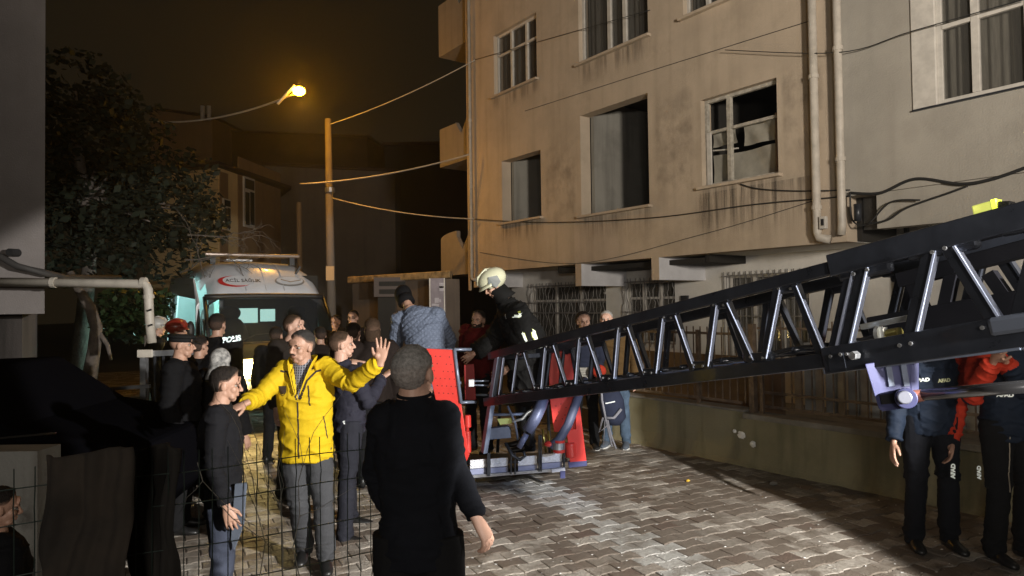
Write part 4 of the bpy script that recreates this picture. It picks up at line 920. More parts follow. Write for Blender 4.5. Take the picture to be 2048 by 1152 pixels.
# lamp on top of the ladder
ylm = mat('lit_yellow_lens', (.6, .62, .15), .4, emit=(.55, .62, .12), es=.55); ylb = mat('yellow_lens_bright', (.8, .9, .1), .4, emit=(.75, .9, .05), es=1.4)
ml = MB().beam(lp(1951, 424), lp(1995, 412), .07, .055).build('marker_lamp', ylm, lad, bevel=.006); MB().beam(lp(1990, 413), lp(1999, 411), .075, .06).build('marker_bulb', ylb, ml); MB().beam(lp(1999, 413), lp(2026, 412), .06, .045).build('marker_housing', vblack, ml, bevel=.006)
for px in (1962, 2004): MB().beam(lp(px, 425), lp(px+3, 438), .02, .01, up=side).build('marker_foot', dark_metal, ml)

hosem = mat('ladder_hose_rubber', (.02, .02, .022), .6)
for o_, dz, a_ in ((side*.05, .07, .020), (side*.09, .065, .025)):
    pts = []
    for i in range(40):
        t = i/39; p = V0.lerp(Q1, t*.74)+o_+Vector((0, 0, dz-a_*abs(math.sin(t*22)))); pts.append(p)
    MB().tube(pts, .009, 6).build('control_hose', hosem, lad, smooth=True)
bolt_me = MB().cyl((0, 0, 0), (0, 0, .008), .009, n=6).build('bolt', steel, lad)
rotb = (-side).to_track_quat('Z', 'Y').to_euler(); bolt_me.location = onU(1040)-Vector((0, 0, .06))-side*.016; bolt_me.rotation_euler = rotb
for a_, c_ in ((1040, .03), (1098, .03), (1165, .03), (1245, .035), (1337, .035), (1440, .04), (1573, .04)):
    for s_ in (-1, 1): inst(bolt_me, 'bolt', lad, onU(a_)+hd*c_*s_-Vector((0, 0, .055))-side*.016, rotb)
for a_, c_ in ((1074, .03), (1139, .03), (1213, .035), (1297, .035), (1398, .04), (1515, .045)):
    for s_ in (-1, 1): inst(bolt_me, 'bolt', lad, onV(a_)+hd*c_*s_+Vector((0, 0, .07))-side*.022, rotb)
for px_, py_ in ((1718, 548), (1745, 540), (1875, 505), (1900, 497), (1672, 712), (1692, 708), (1810, 690), (1832, 686), (1975, 655), (2005, 650)):
    inst(bolt_me, 'bolt', lad, lp(px_, py_)-side*.052, rotb, scale=(1.2, 1.2, 1))
# cold work light under the ladder, behind the bracket, aimed at the basket
wlp = at(1790, 765, 4.2)
wk = MB().box(wlp, (.10, .07, .08)).build('work_light', vblack, lad, bevel=.006)
MB().box(wlp+Vector((-.054, .012, 0)), (.006, .05, .06)).build('work_light_lens', mat('cold_led', (.9, .95, 1), .3, emit=(.75, .85, 1), es=6), wk)
lamp('SPOT', 'ladder_work_light', wlp+Vector((-.07, .04, 0)), at(1060, 830, 7.05), 230, (.62, .74, 1.0), spot_size=R(38), spot_blend=.6, shadow_soft_size=.03)

# ================================================================ RESCUE PLATFORM
plm = ladb; redp = mat('red_fender_panel', (.62, .035, .025), .42, var=.08, vs=6); YP = 7.05
def pp_(px, py, dy=0): return at(px, py, YP+dy)
plat = empty('rescue_platform', pp_(1050, 950), 0, label='rescue basket with red perforated panels at the ladder tip', cat='rescue basket'); plat.location.z = 0
def pbuild(b, name, m, bevel=.004, **k): return b.build(name, m, plat, world=True, bevel=bevel, **k)
lp_panel = [(848, 697), (909, 700), (921, 800), (938, 912), (926, 938), (905, 905), (876, 820)]
rpan = pbuild(MB().prism([pp_(*p) for p in lp_panel], (0, .03, 0)), 'side_panel', redp)
holes = MB(); hm = mat('hole_dark', (.03, .004, .004), .8)
for r_ in range(13):
    for c_ in range(6):
        if (r_+c_) % 3 == 0 and random.random() < .4: continue
        x = 862+r_*3.2+c_*9.2; y = 712+r_*14.8+c_*.5
        if x > 906+(y-700)*.125: continue
        p = pp_(x, y, -.0015); holes.cyl(p, p+Vector((0, .004, 0)), .0058, n=6)
tag(holes.build('perforations', hm, plat, world=True), kind='stuff')
for L, q in (([(1096, 706), (1139, 699), (1157, 800), (1160, 862), (1108, 864), (1100, 800)], .05), ([(1150, 775), (1160, 815), (1173, 922), (1140, 925), (1133, 860), (1152, 858)], .0)):
    pbuild(MB().prism([pp_(x, y, q) for x, y in L], (0, .03, 0)), 'side_panel', redp)
h2 = MB()
for (x, y) in ((1112, 812), (1122, 808), (1132, 815), (1117, 824), (1130, 830), (1141, 822), (1125, 838), (1138, 845), (1112, 842)): p = pp_(x, y, .047); h2.cyl(p, p+Vector((0, .004, 0)), .006, n=6)
tag(h2.build('perforations', hm, plat, world=True), kind='stuff')
def tubep(pts, r=.017, m=plm, name='rail_tube', n=8): return MB().tube([pp_(*p) for p in pts], r, n).build(name, m, plat, world=True, smooth=True)
tubep([(909, 699, -.01), (922, 806, -.01)]); tubep([(908, 699, -.01), (942, 699, .1)], .016); tubep([(921, 805, -.01), (952, 804, .1)], .016); tubep([(914, 766, -.01), (922, 766, .0)])
tubep([(940, 762, -.05), (978, 762, -.05)], .008); tubep([(940, 770, -.05), (978, 771, -.05)], .008); pbuild(MB().box(pp_(943, 766, -.06), (.055, .05, .07)), 'latch_block', mat('pale_latch', (.6, .62, .65), .4), .006)
# left side gate of tubular frame
for x0 in (757, 769, 777): tubep([(x0+3, 735, .25), (x0, 812, .25)], .016)
tubep([(765, 733, .3), (791, 738, .3), (800, 800, .3), (802, 850, .3)], .014); tubep([(768, 764, .3), (796, 768, .3)], .013); tubep([(780, 700, .5), (905, 700, .5)], .015)
# back posts of the basket frame and cross rails
for (a_, b__) in (((1005, 700, .85), (995, 905, .85)), ((880, 700, .85), (890, 905, .85)), ((1090, 700, .85), (1100, 905, .85))): tubep([a_, b__], .018, dark_metal)
tubep([(880, 702, .85), (1090, 702, .85)], .016, dark_metal); tubep([(885, 790, .85), (1095, 790, .85)], .014, dark_metal)
tubep([(975, 830, 0), (1060, 828, 0)], .016); pbuild(MB().prism([pp_(975, 858), pp_(1015, 853), pp_(1022, 860), pp_(1022, 876), pp_(972, 880)], (0, .10, 0)), 'hinge_arm', plm)
# deck plates with raised tread, lower rail, brackets
chk = mat('chequer_plate', (.80, .81, .84), .5, .0, var=.12, vs=40, bump=.9, bs=60)
steprm = mat('step_rail_paint', (.26, .28, .40), .4)
deckz = [(940, 973, 921, 944, 948), (981, 1016, 918, 941, 945), (1036, 1074, 914, 938, 941), (1084, 1124, 909, 932, 936)]
for (a_, c_, t_, b__, _) in deckz:
    dkp = pbuild(MB().prism([pp_(a_, t_), pp_(c_, t_-3), pp_(c_, b__-9), pp_(a_, b__-6)], (0, .02, 0)), 'step_plate', chk)
    pbuild(MB().prism([pp_(a_, b__-5), pp_(c_, b__-8), pp_(c_, b__+6), pp_(a_, b__+9)], (0, .03, 0)), 'step_rail', steprm)
    tb = MB()
    for i in range(4):
        for j in range(2):
            x = a_+4+(c_-a_-8)*i/3; y = t_+4+8*j-.08*(x-a_); s = 1 if (i+j) % 2 else -1; tb.beam(pp_(x-3, y-2*s, -.003), pp_(x+3, y+2*s, -.003), .006, .006)
    tb.build('tread', chk, dkp, world=True)
for x, y0, y1 in ((976, 905, 951), (979, 905, 951), (1022, 900, 947), (1030, 905, 947), (1078, 870, 942), (1082, 870, 942), (1128, 905, 938)): pbuild(MB().beam(pp_(x, y0, -.02), pp_(x, y1, -.02), .016, .07, up=(0, 1, 0)), 'deck_bracket', dark_metal)
pbuild(MB().beam(pp_(938, 953, -.01), pp_(1128, 938, -.01), .05, .03), 'bottom_tube', steel); pbuild(MB().prism([pp_(1136, 924), pp_(1174, 921), pp_(1174, 932), pp_(1138, 936)], (0, .05, 0)), 'corner_foot', brm)
pbuild(MB().beam(pp_(1103, 941, -.06), pp_(1130, 938, -.06), .05, .035), 'foot_bar', mat('pale_foot', (.45, .46, .5), .5), .004); pbuild(MB().box(pp_(1125, 948, -.06), (.05, .06, .075)), 'foot_block', brm)
pbuild(MB().prism([pp_(880, 925, .1), pp_(1135, 918, .1), pp_(1120, 905, 1.2), pp_(890, 908, 1.2)], (0, 0, -.03)), 'deck', dark_metal)
# monitor pipe, hose, red valve
lav = mat('blue_grey_pipe', (.14, .16, .26), .4, .1); hose = mat('dark_blue_hose', (.07, .08, .13), .55)
tubep([(1055, 862, -.1), (1070, 838, -.1), (1082, 812, -.05), (1086, 800, 0)], .058, lav, 'monitor_pipe', 16); tubep([(1038, 895, -.1), (1053, 868, -.1)], .03, lav, 'monitor_pipe', 12)
tubep([(1100, 893, -.15), (1118, 880, -.15), (1136, 850, -.13), (1147, 820, -.1), (1158, 788, 0), (1170, 760, .15)], .045, hose, 'hose', 16)
red_v = mat('red_valve_paint', (.55, .04, .03), .3, coat=.3)
MB().cyl(pp_(1118, 880, -.15), pp_(1118, 905, -.15), .058, n=18).build('valve', red_v, plat, world=True, bevel=.006); MB().cyl(pp_(1117, 885, -.16), pp_(1117, 898, -.16), .066, n=18).build('valve_band', steel, plat, world=True)
MB().ell(pp_(1098, 888, -.15), (.05, .05, .03)).build('valve_wheel', red_v, plat, world=True, smooth=True); MB().cyl(pp_(1140, 885, 0), pp_(1142, 915, 0), .055, n=16).build('red_cylinder', red_v, plat, world=True, bevel=.02)
pbuild(MB().prism([pp_(994, 838, -.02), pp_(1022, 836, -.02), pp_(1026, 846, -.02), pp_(1000, 850, -.02)], (0, .03, 0)), 'yellow_grip', mat('yellow_green_grip', (.62, .68, .22), .5))
tubep([(1024, 843, -.06), (1045, 838, -.06), (1056, 825, -.05), (1075, 815, -.05)], .014, br_, 'lever'); tubep([(1015, 812, -.05), (1030, 845, -.06), (1036, 880, -.06)], .012, plm, 'lever')
tubep([(1010, 885, -.05), (1026, 912, -.07), (1040, 920, -.07), (1050, 912, -.07), (1047, 903, -.07)], .016, dark_metal, 'hook')
for (x, a_, b__) in ((935, 830, 855), (935, 862, 905), (924, 838, 900)):
    MB().cyl(pp_(x, a_, .12), pp_(x+1, b__, .12), .034 if x > 930 else .02, n=14).build('red_canister', red_v, plat, world=True, bevel=.008)
tubep([(935, 852, .12), (937, 910, .12)], .016, red_v, 'red_pipe'); pbuild(MB().prism([pp_(928, 730, .25), pp_(948, 728, .25), pp_(952, 800, .25), pp_(930, 800, .25)], (0, .05, 0)), 'red_bag', mat('dark_red_bag', (.22, .01, .01), .6))
tubep([(1085, 858, .3), (1092, 905, .3)], .012, brass, 'strut'); tubep([(1096, 862, .3), (1104, 905, .3)], .012, brass, 'strut')
# ================================================================ PEOPLE
def remesh(mb, vox, smooth_it=4, name='body'):
    me = bpy.data.meshes.new(name); me.from_pydata([tuple(v) for v in mb.v], [], mb.f); mb.fix(me)
    o = bpy.data.objects.new(name, me); COL.objects.link(o)
    r = o.modifiers.new('r', 'REMESH'); r.mode = 'VOXEL'; r.voxel_size = vox
    if smooth_it: s = o.modifiers.new('s', 'SMOOTH'); s.iterations = smooth_it; s.factor = .5
    dg = bpy.context.evaluated_depsgraph_get(); m2 = bpy.data.meshes.new_from_object(o.evaluated_get(dg)); bpy.data.objects.remove(o); bpy.data.meshes.remove(me)
    return m2
def join_meshes(ms, name):
    b = MB()
    for me in ms: b.add([v.co for v in me.vertices], [tuple(p.vertices) for p in me.polygons])
    out = bpy.data.meshes.new(name); out.from_pydata([tuple(v) for v in b.v], [], b.f); return out
def mobj(me, name, mats, parent, smooth=True):
    for m in (mats if isinstance(mats, (list, tuple)) else [mats]): me.materials.append(m)
    if smooth: me.polygons.foreach_set('use_smooth', [True]*len(me.polygons))
    me.name = name; o = bpy.data.objects.new(name, me); COL.objects.link(o); o.parent = parent; return o
def folds(me, amp, seed, segs, cut=1.0, leg=False):
    """cloth folds: ridges running round the limbs, bunching near the joints; segs = list of (a,b) limb bones"""
    nr = [v.normal.copy() for v in me.vertices]; off = Vector((seed*3.7, seed*1.3, seed*2.1))
    for v, n in zip(me.vertices, nr):
        p = v.co; best = 9; bt = 0; bd = None
        for a, b in segs:
            ab = b-a; t = max(0, min(1, (p-a).dot(ab)/ab.length_squared)); d = (p-a-ab*t).length
            if d < best: best = d; bt = t; bd = ab
        if bd is None: bd = Vector((0, 0, 1)); L = 1
        L = bd.length; ax = bd/L if L else Vector((0, 0, 1))
        al = p.dot(ax); perp = p-ax*al
        # ridged noise, compressed along the limb axis, slightly twisted
        q = (perp*6+ax*(al*7)+off) if leg else (perp*4.5+ax*(al*15)+off); q2 = perp*10+ax*(al*24)+off*2
        if leg: w_ = .45+1.0*smoothstep(.55, 1, bt)
        r1 = max(0, 1-abs(noise.noise(q))*2.6)**1.5; r2 = max(0, 1-abs(noise.noise(q2))*2.4)
        w = w_ if leg else .55+.8*max(0, abs(bt-.5)*2-.35)
        v.co = p+n*amp*(r1*1.15+r2*.45-.5)*w
def smoothstep(a, b, x): t = max(0, min(1, (x-a)/(b-a))); return t*t*(3-2*t)
def fabric(name, col, rough=.85, var=.15, bump=.25, bs=180, sheen=0.): return mat(name, tuple(c*.85 for c in col), rough, var=var, vs=7, bump=bump, bs=bs, world=False, sheen=sheen, spec=.15)
def skin(name, col): return mat(name, col, .5, var=.12, vs=14, bump=.08, bs=160, world=False)
SK1 = skin('tan_skin', (.38, .22, .155)); SK2 = skin('light_skin', (.48, .29, .215)); lipm = mat('lip_skin', (.26, .10, .08), .5); eyew = mat('eye_white', (.26, .23, .20), .35); iris = mat('dark_iris', (.02, .012, .008), .2)
def hairm(name, col):
    if name in MATS: return MATS[name]
    m = mat(name, col, .7, var=.45, vs=70, bump=.5, bs=220, world=False, spec=.2); t = m.node_tree; N = t.nodes; L = t.links; b = N['Principled BSDF']
    old = b.inputs['Base Color'].links[0].from_socket; at_ = N.new('ShaderNodeAttribute'); at_.attribute_name = 'fade'; n = N.new('ShaderNodeTexNoise'); n.inputs['Scale'].default_value = 240; tc = N.new('ShaderNodeTexCoord'); L.new(tc.outputs['Object'], n.inputs['Vector'])
    a = N.new('ShaderNodeMath'); a.operation = 'MULTIPLY_ADD'; a.inputs[1].default_value = .5; L.new(n.outputs['Fac'], a.inputs[0]); L.new(at_.outputs['Fac'], a.inputs[2])
    r = N.new('ShaderNodeMapRange'); r.inputs[1].default_value = .35; r.inputs[2].default_value = 1.05; L.new(a.outputs[0], r.inputs[0])
    mx = N.new('ShaderNodeMixRGB'); L.new(r.outputs[0], mx.inputs[0]); mx.inputs[1].default_value = (.36, .215, .155, 1); L.new(old, mx.inputs[2]); L.new(mx.outputs[0], b.inputs['Base Color']); return m
HB = hairm('black_hair', (.016, .012, .010)); HG = hairm('greying_hair', (.30, .285, .27)); HBr = hairm('brown_hair', (.05, .03, .018)); HGr = hairm('silver_hair', (.28, .27, .25))

def hand_mesh(wr, a, n, s, vox, k=1.0, curl=.25, spread=.12, thumb=.6):
    """wr wrist, a finger direction, n palm normal, s thumb side"""
    a = a.normalized(); n = (n-a*n.dot(a)).normalized(); s2 = a.cross(n)
    s = s2 if s2.dot(s) > 0 else -s2; b = MB()
    b.loft([(wr-a*.03*k, s, n, .026*k, .020*k), (wr, s, n, .027*k, .019*k), (wr+a*.035*k, s, n, .038*k, .018*k), (wr+a*.075*k, s, n, .042*k, .015*k), (wr+a*.092*k, s, n, .038*k, .012*k)], 14)
    b.ell(wr+a*.04*k+s*.024*k+n*.010*k, (.022*k, .022*k, .022*k), 10, 8)
    for i, (o, L) in enumerate(((-.031, .062), (-.0105, .078), (.0105, .084), (.031, .074))):
        p = wr+a*.080*k+s*o*k; d = (a+s*(o*spread/.03)).normalized(); pts = [p]; rr = [.0098*k]; c = curl*(1+.25*(3-i)*.3)
        for j, f in enumerate((.42, .33, .25)):
            ang = c*(j+1)*(.55 if j == 0 else .75); dj = (d*math.cos(ang)+n*math.sin(ang)).normalized(); p = p+dj*L*f*k; pts.append(p); rr.append((.0090, .0082, .0066)[j]*k)
        b.tube(pts, rr, 9); b.ell(pts[-1], (rr[-1],)*3, 8, 6)
    p = wr+a*.022*k+s*.026*k+n*.006*k; d = (s*thumb+a*.75+n*.25).normalized(); d2 = (s*thumb*.45+a*.95+n*.3).normalized(); q = p+d*.042*k; r_ = q+d2*.034*k
    b.tube([p, q, r_], [.0135*k, .0112*k, .0085*k], 9); b.ell(r_, (.0085*k,)*3, 8, 6)
    return remesh(b, vox, 2)

def head_mesh(vox, beardish=False):
    b = MB(); E = b.ell
    E((0, -.014, .028), (.074, .094, .086), 24, 16); E((0, .030, -.040), (.055, .056, .066), 20, 14); E((0, .056, -.088), (.028, .024, .022)); E((0, .0, -.055), (.056, .055, .045))
    for s in (-1, 1):
        E((s*.034, .052, -.022), (.026, .027, .030)); E((s*.028, .050, -.075), (.026, .024, .020)); E((s*.076, -.008, -.006), (.009, .019, .031)); E((s*.070, .002, -.012), (.010, .012, .020))
        E((s*.012, .094, -.030), (.0085, .010, .008))
    E((0, .074, .022), (.052, .018, .013)); b.tube([(0, .084, .018), (0, .097, -.008), (0, .107, -.026)], [.0085, .0095, .0125], 10); E((0, .106, -.027), (.0125, .011, .010))
    E((0, .078, -.055), (.026, .018, .014)); E((0, .082, -.051), (.022, .010, .005)); E((0, .080, -.064), (.019, .010, .006)); E((0, .082, .045), (.045, .008, .025))
    b.loft([((0, -.02, -.14), (1, 0, 0), (0, 1, 0), .058, .060), ((0, -.014, -.09), (1, 0, 0), (0, 1, 0), .055, .057), ((0, -.010, -.04), (1, 0, 0), (0, 1, 0), .052, .055)], 18)
    me = remesh(b, vox, 3)
    for v in me.vertices:
        c = v.co
        for s in (-1, 1):
            d = math.hypot((c.x-s*.031)/.018, (c.z-.003)/.011)
            if c.y > .04 and d < 2: v.co.y -= .011*math.exp(-d*d)
        if c.y > .06: v.co.y -= .005*math.exp(-((c.z+.0575)/.0026)**2)*math.exp(-(c.x/.024)**2)
    return me
HEADS = {}
def get_head(vox):
    if vox not in HEADS: HEADS[vox] = head_mesh(vox)
    return HEADS[vox]
def hair_mesh(style, seed, vol=.010):
    nu, nv = 56, 40; fd_ = []; b = MB().ell((0, -.014, .028), (1, 1, 1), nu, nv); random.seed(seed)
    for i, v in enumerate(b.v):
        d = Vector((v.x, v.y+.014, v.z-.028)).normalized(); base = Vector((d.x*.074, d.y*.094, d.z*.086)); p = base+Vector((0, -.014, .028))
        front = smoothstep(-.2, .75, d.y); hl = -.075*(1-front)+.070*front           # hairline height from nape to forehead
        if abs(d.x) > .55 and d.y > -.25: hl = max(hl, .012+.03*d.y)
        side = 1-smoothstep(.02, .09, p.z)
        hl += .006*noise.noise(d*16+Vector((seed, 9, 0))); k = smoothstep(hl-.010, hl+.034, p.z); nz = noise.noise(d*7+Vector((seed, 0, 0)))*.004+noise.noise(d*22+Vector((seed, 3, 0)))*.002
        th = vol*(1-.62*side)
        if style == 'buzz': th = vol*.45
        if style == 'curly': th = vol*(1+.3*d.z); nz = noise.noise(d*11+Vector((seed, 0, 0)))*.010+abs(noise.noise(d*24))*.006
        if style == 'quiff': th += .012*smoothstep(.1, .6, d.y)*smoothstep(.3, .8, d.z)
        n_ = Vector((d.x/.074, d.y/.094, d.z/.086)).normalized()
        b.v[i] = p+n_*((th+nz)*k-.007*(1-k)); fd_.append(smoothstep(hl-.008, hl+.040, p.z)*(1-dict(buzz=.30, short=.28).get(style, .1)*side))
    b.fade = fd_; return b

def person(label, px, Y, H=1.75, face=180, q=2, z0=0., J={}, look=(0, 0, 0), skinm=SK1, top=None, pants=None, shoes=None, hair=('short', HB, 1, .011), topname='jacket', shoulder=.185, fat=1.0,
           hem=.0, hands=(1, 1), handd={}, foldamp=.010, toppy={}, group=None, wide=1.0, nolegs=False, curl=.3, headk=1.0, eyes=True, brow=HB, vest=None, stance=1.0):
    base = at(px, 600, Y); root = empty('person', (base.x, base.y, z0), R(face), label=label, cat='person', group=group); Mi = M_of(root).inverted(); k = H/1.75
    D = dict(pelvis=(0, 0, .95), waist=(0, .005, 1.10), chest=(0, 0, 1.28), neck=(0, -.012, 1.495), head=(0, .012, 1.636),
             shL=(-shoulder, -.01, 1.430), shR=(shoulder, -.01, 1.430), elL=(-.245, -.03, 1.13), elR=(.245, -.03, 1.13), wrL=(-.265, .05, .885), wrR=(.265, .05, .885),
             hipL=(-.092, 0, .92), hipR=(.092, 0, .92), knL=(-.105*stance, .02, .50), knR=(.105*stance, .02, .50), anL=(-.12*stance, -.02, .095), anR=(.12*stance, -.02, .095), toL=(-.14*stance, .14, .03), toR=(.14*stance, .14, .03))
    P = {a: Vector(v)*k for a, v in D.items()}
    for a, v in J.items():
        P[a] = Mi @ at(v[0], v[1], Y+v[2]) if len(v) == 3 else Vector(v[:3])*k
    if 'pelvis' in J and 'hipL' not in J:
        for a, s in (('hipL', -1), ('hipR', 1)): P[a] = P['pelvis']+Vector((s*.092, 0, -.03))*k
    if 'neck' in J and 'shL' not in J:
        up = (P['neck']-P['chest']).normalized()
        for a, s in (('shL', -1), ('shR', 1)): P[a] = P['neck']+Vector((s*shoulder, 0, 0))*k-up*.06*k
    if ('pelvis' in J or 'chest' in J) and 'waist' not in J: P['waist'] = P['pelvis'].lerp(P['chest'], .45)
    vb = {1: .013, 2: .017, 3: .022}[q]; vc = {1: .0078, 2: .012, 3: .018}[q]; vh = {1: .0042, 2: .0055, 3: .0075}[q]; vhd = {1: .0036, 2: .005, 3: .007}[q]
    sxv = (P['shR']-P['shL']).normalized()
    def sec(c, ax, rx, ry, x=None):
        x = x or sxv; x = (x-ax*x.dot(ax)).normalized(); y = ax.cross(x); return (c, x, y, rx, ry)
    def torso(b, g, hemz, neckup, collar):
        pel, wa, ch, ne = P['pelvis'], P['waist'], P['chest'], P['neck']; a0 = (wa-pel).normalized(); a1 = (ch-pel).normalized(); a2 = (ne-ch).normalized(); f = fat; hx = (P['hipR']-P['hipL']).normalized()
        b.loft([sec(pel-a0*(.06+hemz)*k, a0, .150*k*f+g*1.0, .115*k*f+g, hx), sec(pel, a0, .158*k*f+g, .120*k*f+g, hx), sec(wa, a1, .148*k*f+g, .112*k*f+g), sec(wa.lerp(ch, .5), a1, .160*k*f+g, .120*k*f+g), sec(ch, a2, .175*k*f+g, .124*k+g),
                sec(ch.lerp(ne, .42), a2, shoulder*.93*k+g, .112*k+g), sec(ch.lerp(ne, .70), a2, shoulder*.80*k+g*.8, .090*k+g), sec(ch.lerp(ne, .90), a2, shoulder*.50*k+g*.5, .075*k+g*.5), sec(ne+a2*neckup*k, a2, .062*k+collar, .062*k+collar)], 26)
    def arm(b, s, g, cuff=0):
        sh, el, wr = P['sh'+s], P['el'+s], P['wr'+s]; inn = sh.lerp(P['neck'], .35)-Vector((0, 0, .02*k))
        b.tube([inn, sh, sh.lerp(el, .3), sh.lerp(el, .7), el, el.lerp(wr, .3), el.lerp(wr, .8), wr-(wr-el)*cuff], [(.060*k+g), (.060*k+g), (.054*k+g), (.047*k+g), (.043*k+g), (.043*k+g), (.034*k+g), (.029*k+g)], 14)
        b.ell(sh, (.064*k+g,)*3, 14, 10); b.ell(el, (.043*k+g,)*3, 12, 8)
    def leg(b, s, g, flare=0., end=0.):
        hp, kn, an = P['hip'+s], P['kn'+s], P['an'+s]
        b.tube([hp+Vector((0, 0, .05*k)), hp-Vector((0, 0, .02)), hp.lerp(kn, .35), hp.lerp(kn, .75), kn, kn.lerp(an, .3), kn.lerp(an, .7), an+(an-kn)*end], [.09*k+g, .094*k+g, .086*k+g*wide, .066*k+g*wide, .058*k+g*wide, .059*k+g*wide, .045*k+(g+flare)*wide, .040*k+(g+flare)*wide], 16)
        b.ell(kn, (.058*k+g,)*3, 12, 8)
    # --- body (one continuous skin surface)
    b = MB(); torso(b, -.012, 0, .03, 0)
    for s in 'LR': arm(b, s, -.004); leg(b, s, -.006)
    b.tube([P['neck']-(P['neck']-P['chest'])*.2, P['neck'].lerp(P['head'], .5)], [.058*k, .052*k], 12)
    parts = [remesh(b, vb, 3)]
    ang = [R(x) for x in look]; HM = Matrix.Rotation(ang[0], 4, 'Z') @ Matrix.Rotation(ang[1], 4, 'X') @ Matrix.Rotation(ang[2], 4, 'Y'); HM = Matrix.Translation(P['head']) @ HM @ Matrix.Scale(k*headk, 4)
    hm_ = get_head(vh).copy(); hm_.transform(HM); parts.append(hm_)
    for s, on in zip('LR', hands):
        if not on: continue
        wr = P['wr'+s]; fa = (wr-P['el'+s]).normalized(); dflt = (fa, Vector((1 if s == 'L' else -1, 0, 0)), Vector((0, 1, 0)), curl, .12)
        h = handd.get(s, dflt)
        if len(h) > 3: cu = h[3]; sp = h[4]
        else: cu = curl; sp = .12
        a_, n_, s_ = [Vector(v) for v in h[:3]]
        if s in handd: a_, n_, s_ = [(Mi.to_3x3() @ v) for v in (a_, n_, s_)]
        parts.append(hand_mesh(wr+fa*.02, a_, n_, s_, vhd, k*1.04, cu, sp))
    body = mobj(join_meshes(parts, 'body'), 'body', skinm, root)
    segsA = [(P['pelvis'], P['chest']), (P['chest'], P['neck'])]+[(P['sh'+s], P['el'+s]) for s in 'LR']+[(P['el'+s], P['wr'+s]) for s in 'LR']
    segsL = [(P['hip'+s], P['kn'+s]) for s in 'LR']+[(P['kn'+s], P['an'+s]) for s in 'LR']+[(P['pelvis'], P['waist'])]
    out = dict(root=root, P=P, k=k, HM=HM, body=body, sx=sxv)
    # --- top
    if top is not None:
        b = MB(); g = toppy.get('g', .016); torso(b, g, hem, toppy.get('neckup', -.005), toppy.get('collar', .008))
        for s in 'LR': arm(b, s, g*.85, toppy.get('cuff', 0))
        me = remesh(b, vc, 3); folds(me, foldamp, px % 17, segsA)
        out['top'] = mobj(me, topname, top, root)
    if pants is not None:
        b = MB(); pel = P['pelvis']; a0 = (P['waist']-pel).normalized(); hx = (P['hipR']-P['hipL']).normalized(); f = fat
        b.loft([sec(pel-a0*.10*k, a0, .148*k*f, .112*k*f, hx), sec(pel-a0*.04*k, a0, .162*k*f, .122*k*f, hx), sec(pel+a0*.04*k, a0, .156*k*f, .118*k*f, hx), sec(pel+a0*.10*k, a0, .145*k*f, .108*k*f, hx)], 24)
        for s in 'LR': leg(b, s, .010, .010, .12)
        me = remesh(b, vc*1.1, 3); folds(me, foldamp*.9, px % 13+2, segsL, leg=True); out['pants'] = mobj(me, 'trousers', pants, root)
    if shoes is not None:
        for s in 'LR':
            an, to = P['an'+s], P['to'+s]; d = to-an; d.z = 0; d = d.normalized() if d.length > .01 else Vector((0, 1, 0)); x = d.cross(Vector((0, 0, 1))); c = Vector((an.x, an.y, an.z-.095*k)); U = Vector((0, 0, 1)); b = MB()
            b.loft([(c-d*.07*k+U*.05*k, x, U, .026*k, .045*k), (c-d*.055*k+U*.052*k, x, U, .036*k, .052*k), (c+U*.05*k, x, U, .038*k, .052*k), (c+d*.07*k+U*.040*k, x, U, .043*k, .040*k), (c+d*.13*k+U*.03*k, x, U, .047*k, .030*k), (c+d*.18*k+U*.026*k, x, U, .038*k, .024*k), (c+d*.205*k+U*.022*k, x, U, .018*k, .014*k)], 16)
            b.tube([c+U*.04*k, c+U*.13*k], [.040*k, .042*k], 14)
            for v in b.v:
                if v.z < .006+c.z: v.z = .004+c.z
            sh_ = b.build('shoe', shoes[0], root, smooth=True)
            if len(shoes) > 1:
                b = MB(); b.prism([c-d*.075*k-x*.02*k, c-d*.075*k+x*.02*k, c+x*.041*k, c+d*.13*k+x*.049*k, c+d*.195*k+x*.025*k, c+d*.195*k-x*.025*k, c+d*.13*k-x*.049*k, c-x*.041*k], U*.02*k); b.build('sole', shoes[1], sh_)
    # --- face and hair
    def hb(b, name, m, smooth=True):
        b.v = [HM @ Vector(v) for v in b.v]; return b.build(name, m, root, smooth=smooth)
    out['hb'] = hb
    if eyes and q < 3:
        for s in (-1, 1):
            e = hb(MB().ell((s*.031, .0615, .003), (.0125, .0125, .0085), 12, 8), 'eye', eyew); b = MB().ell((s*.031, .0722, .003), (.0055, .003, .0055), 10, 6); b.v = [HM @ Vector(v) for v in b.v]; b.build('iris', iris, e, smooth=True)
            hb(MB().tube([(s*.014, .086, .019), (s*.030, .087, .0245), (s*.047, .074, .020)], [.0035, .004, .0025], 6), 'eyebrow', brow)
        hb(MB().ell((0, .0895, -.0515), (.021, .005, .0035), 12, 6).ell((0, .0875, -.064), (.017, .006, .0045), 12, 6), 'mouth', lipm)
    if hair and hair[0] not in ('none',):
        b = hair_mesh(hair[0], hair[2], hair[3]); o = hb(b, 'hair', hair[1]); at_ = o.data.attributes.new('fade', 'FLOAT', 'POINT'); at_.data.foreach_set('value', b.fade)
    return out

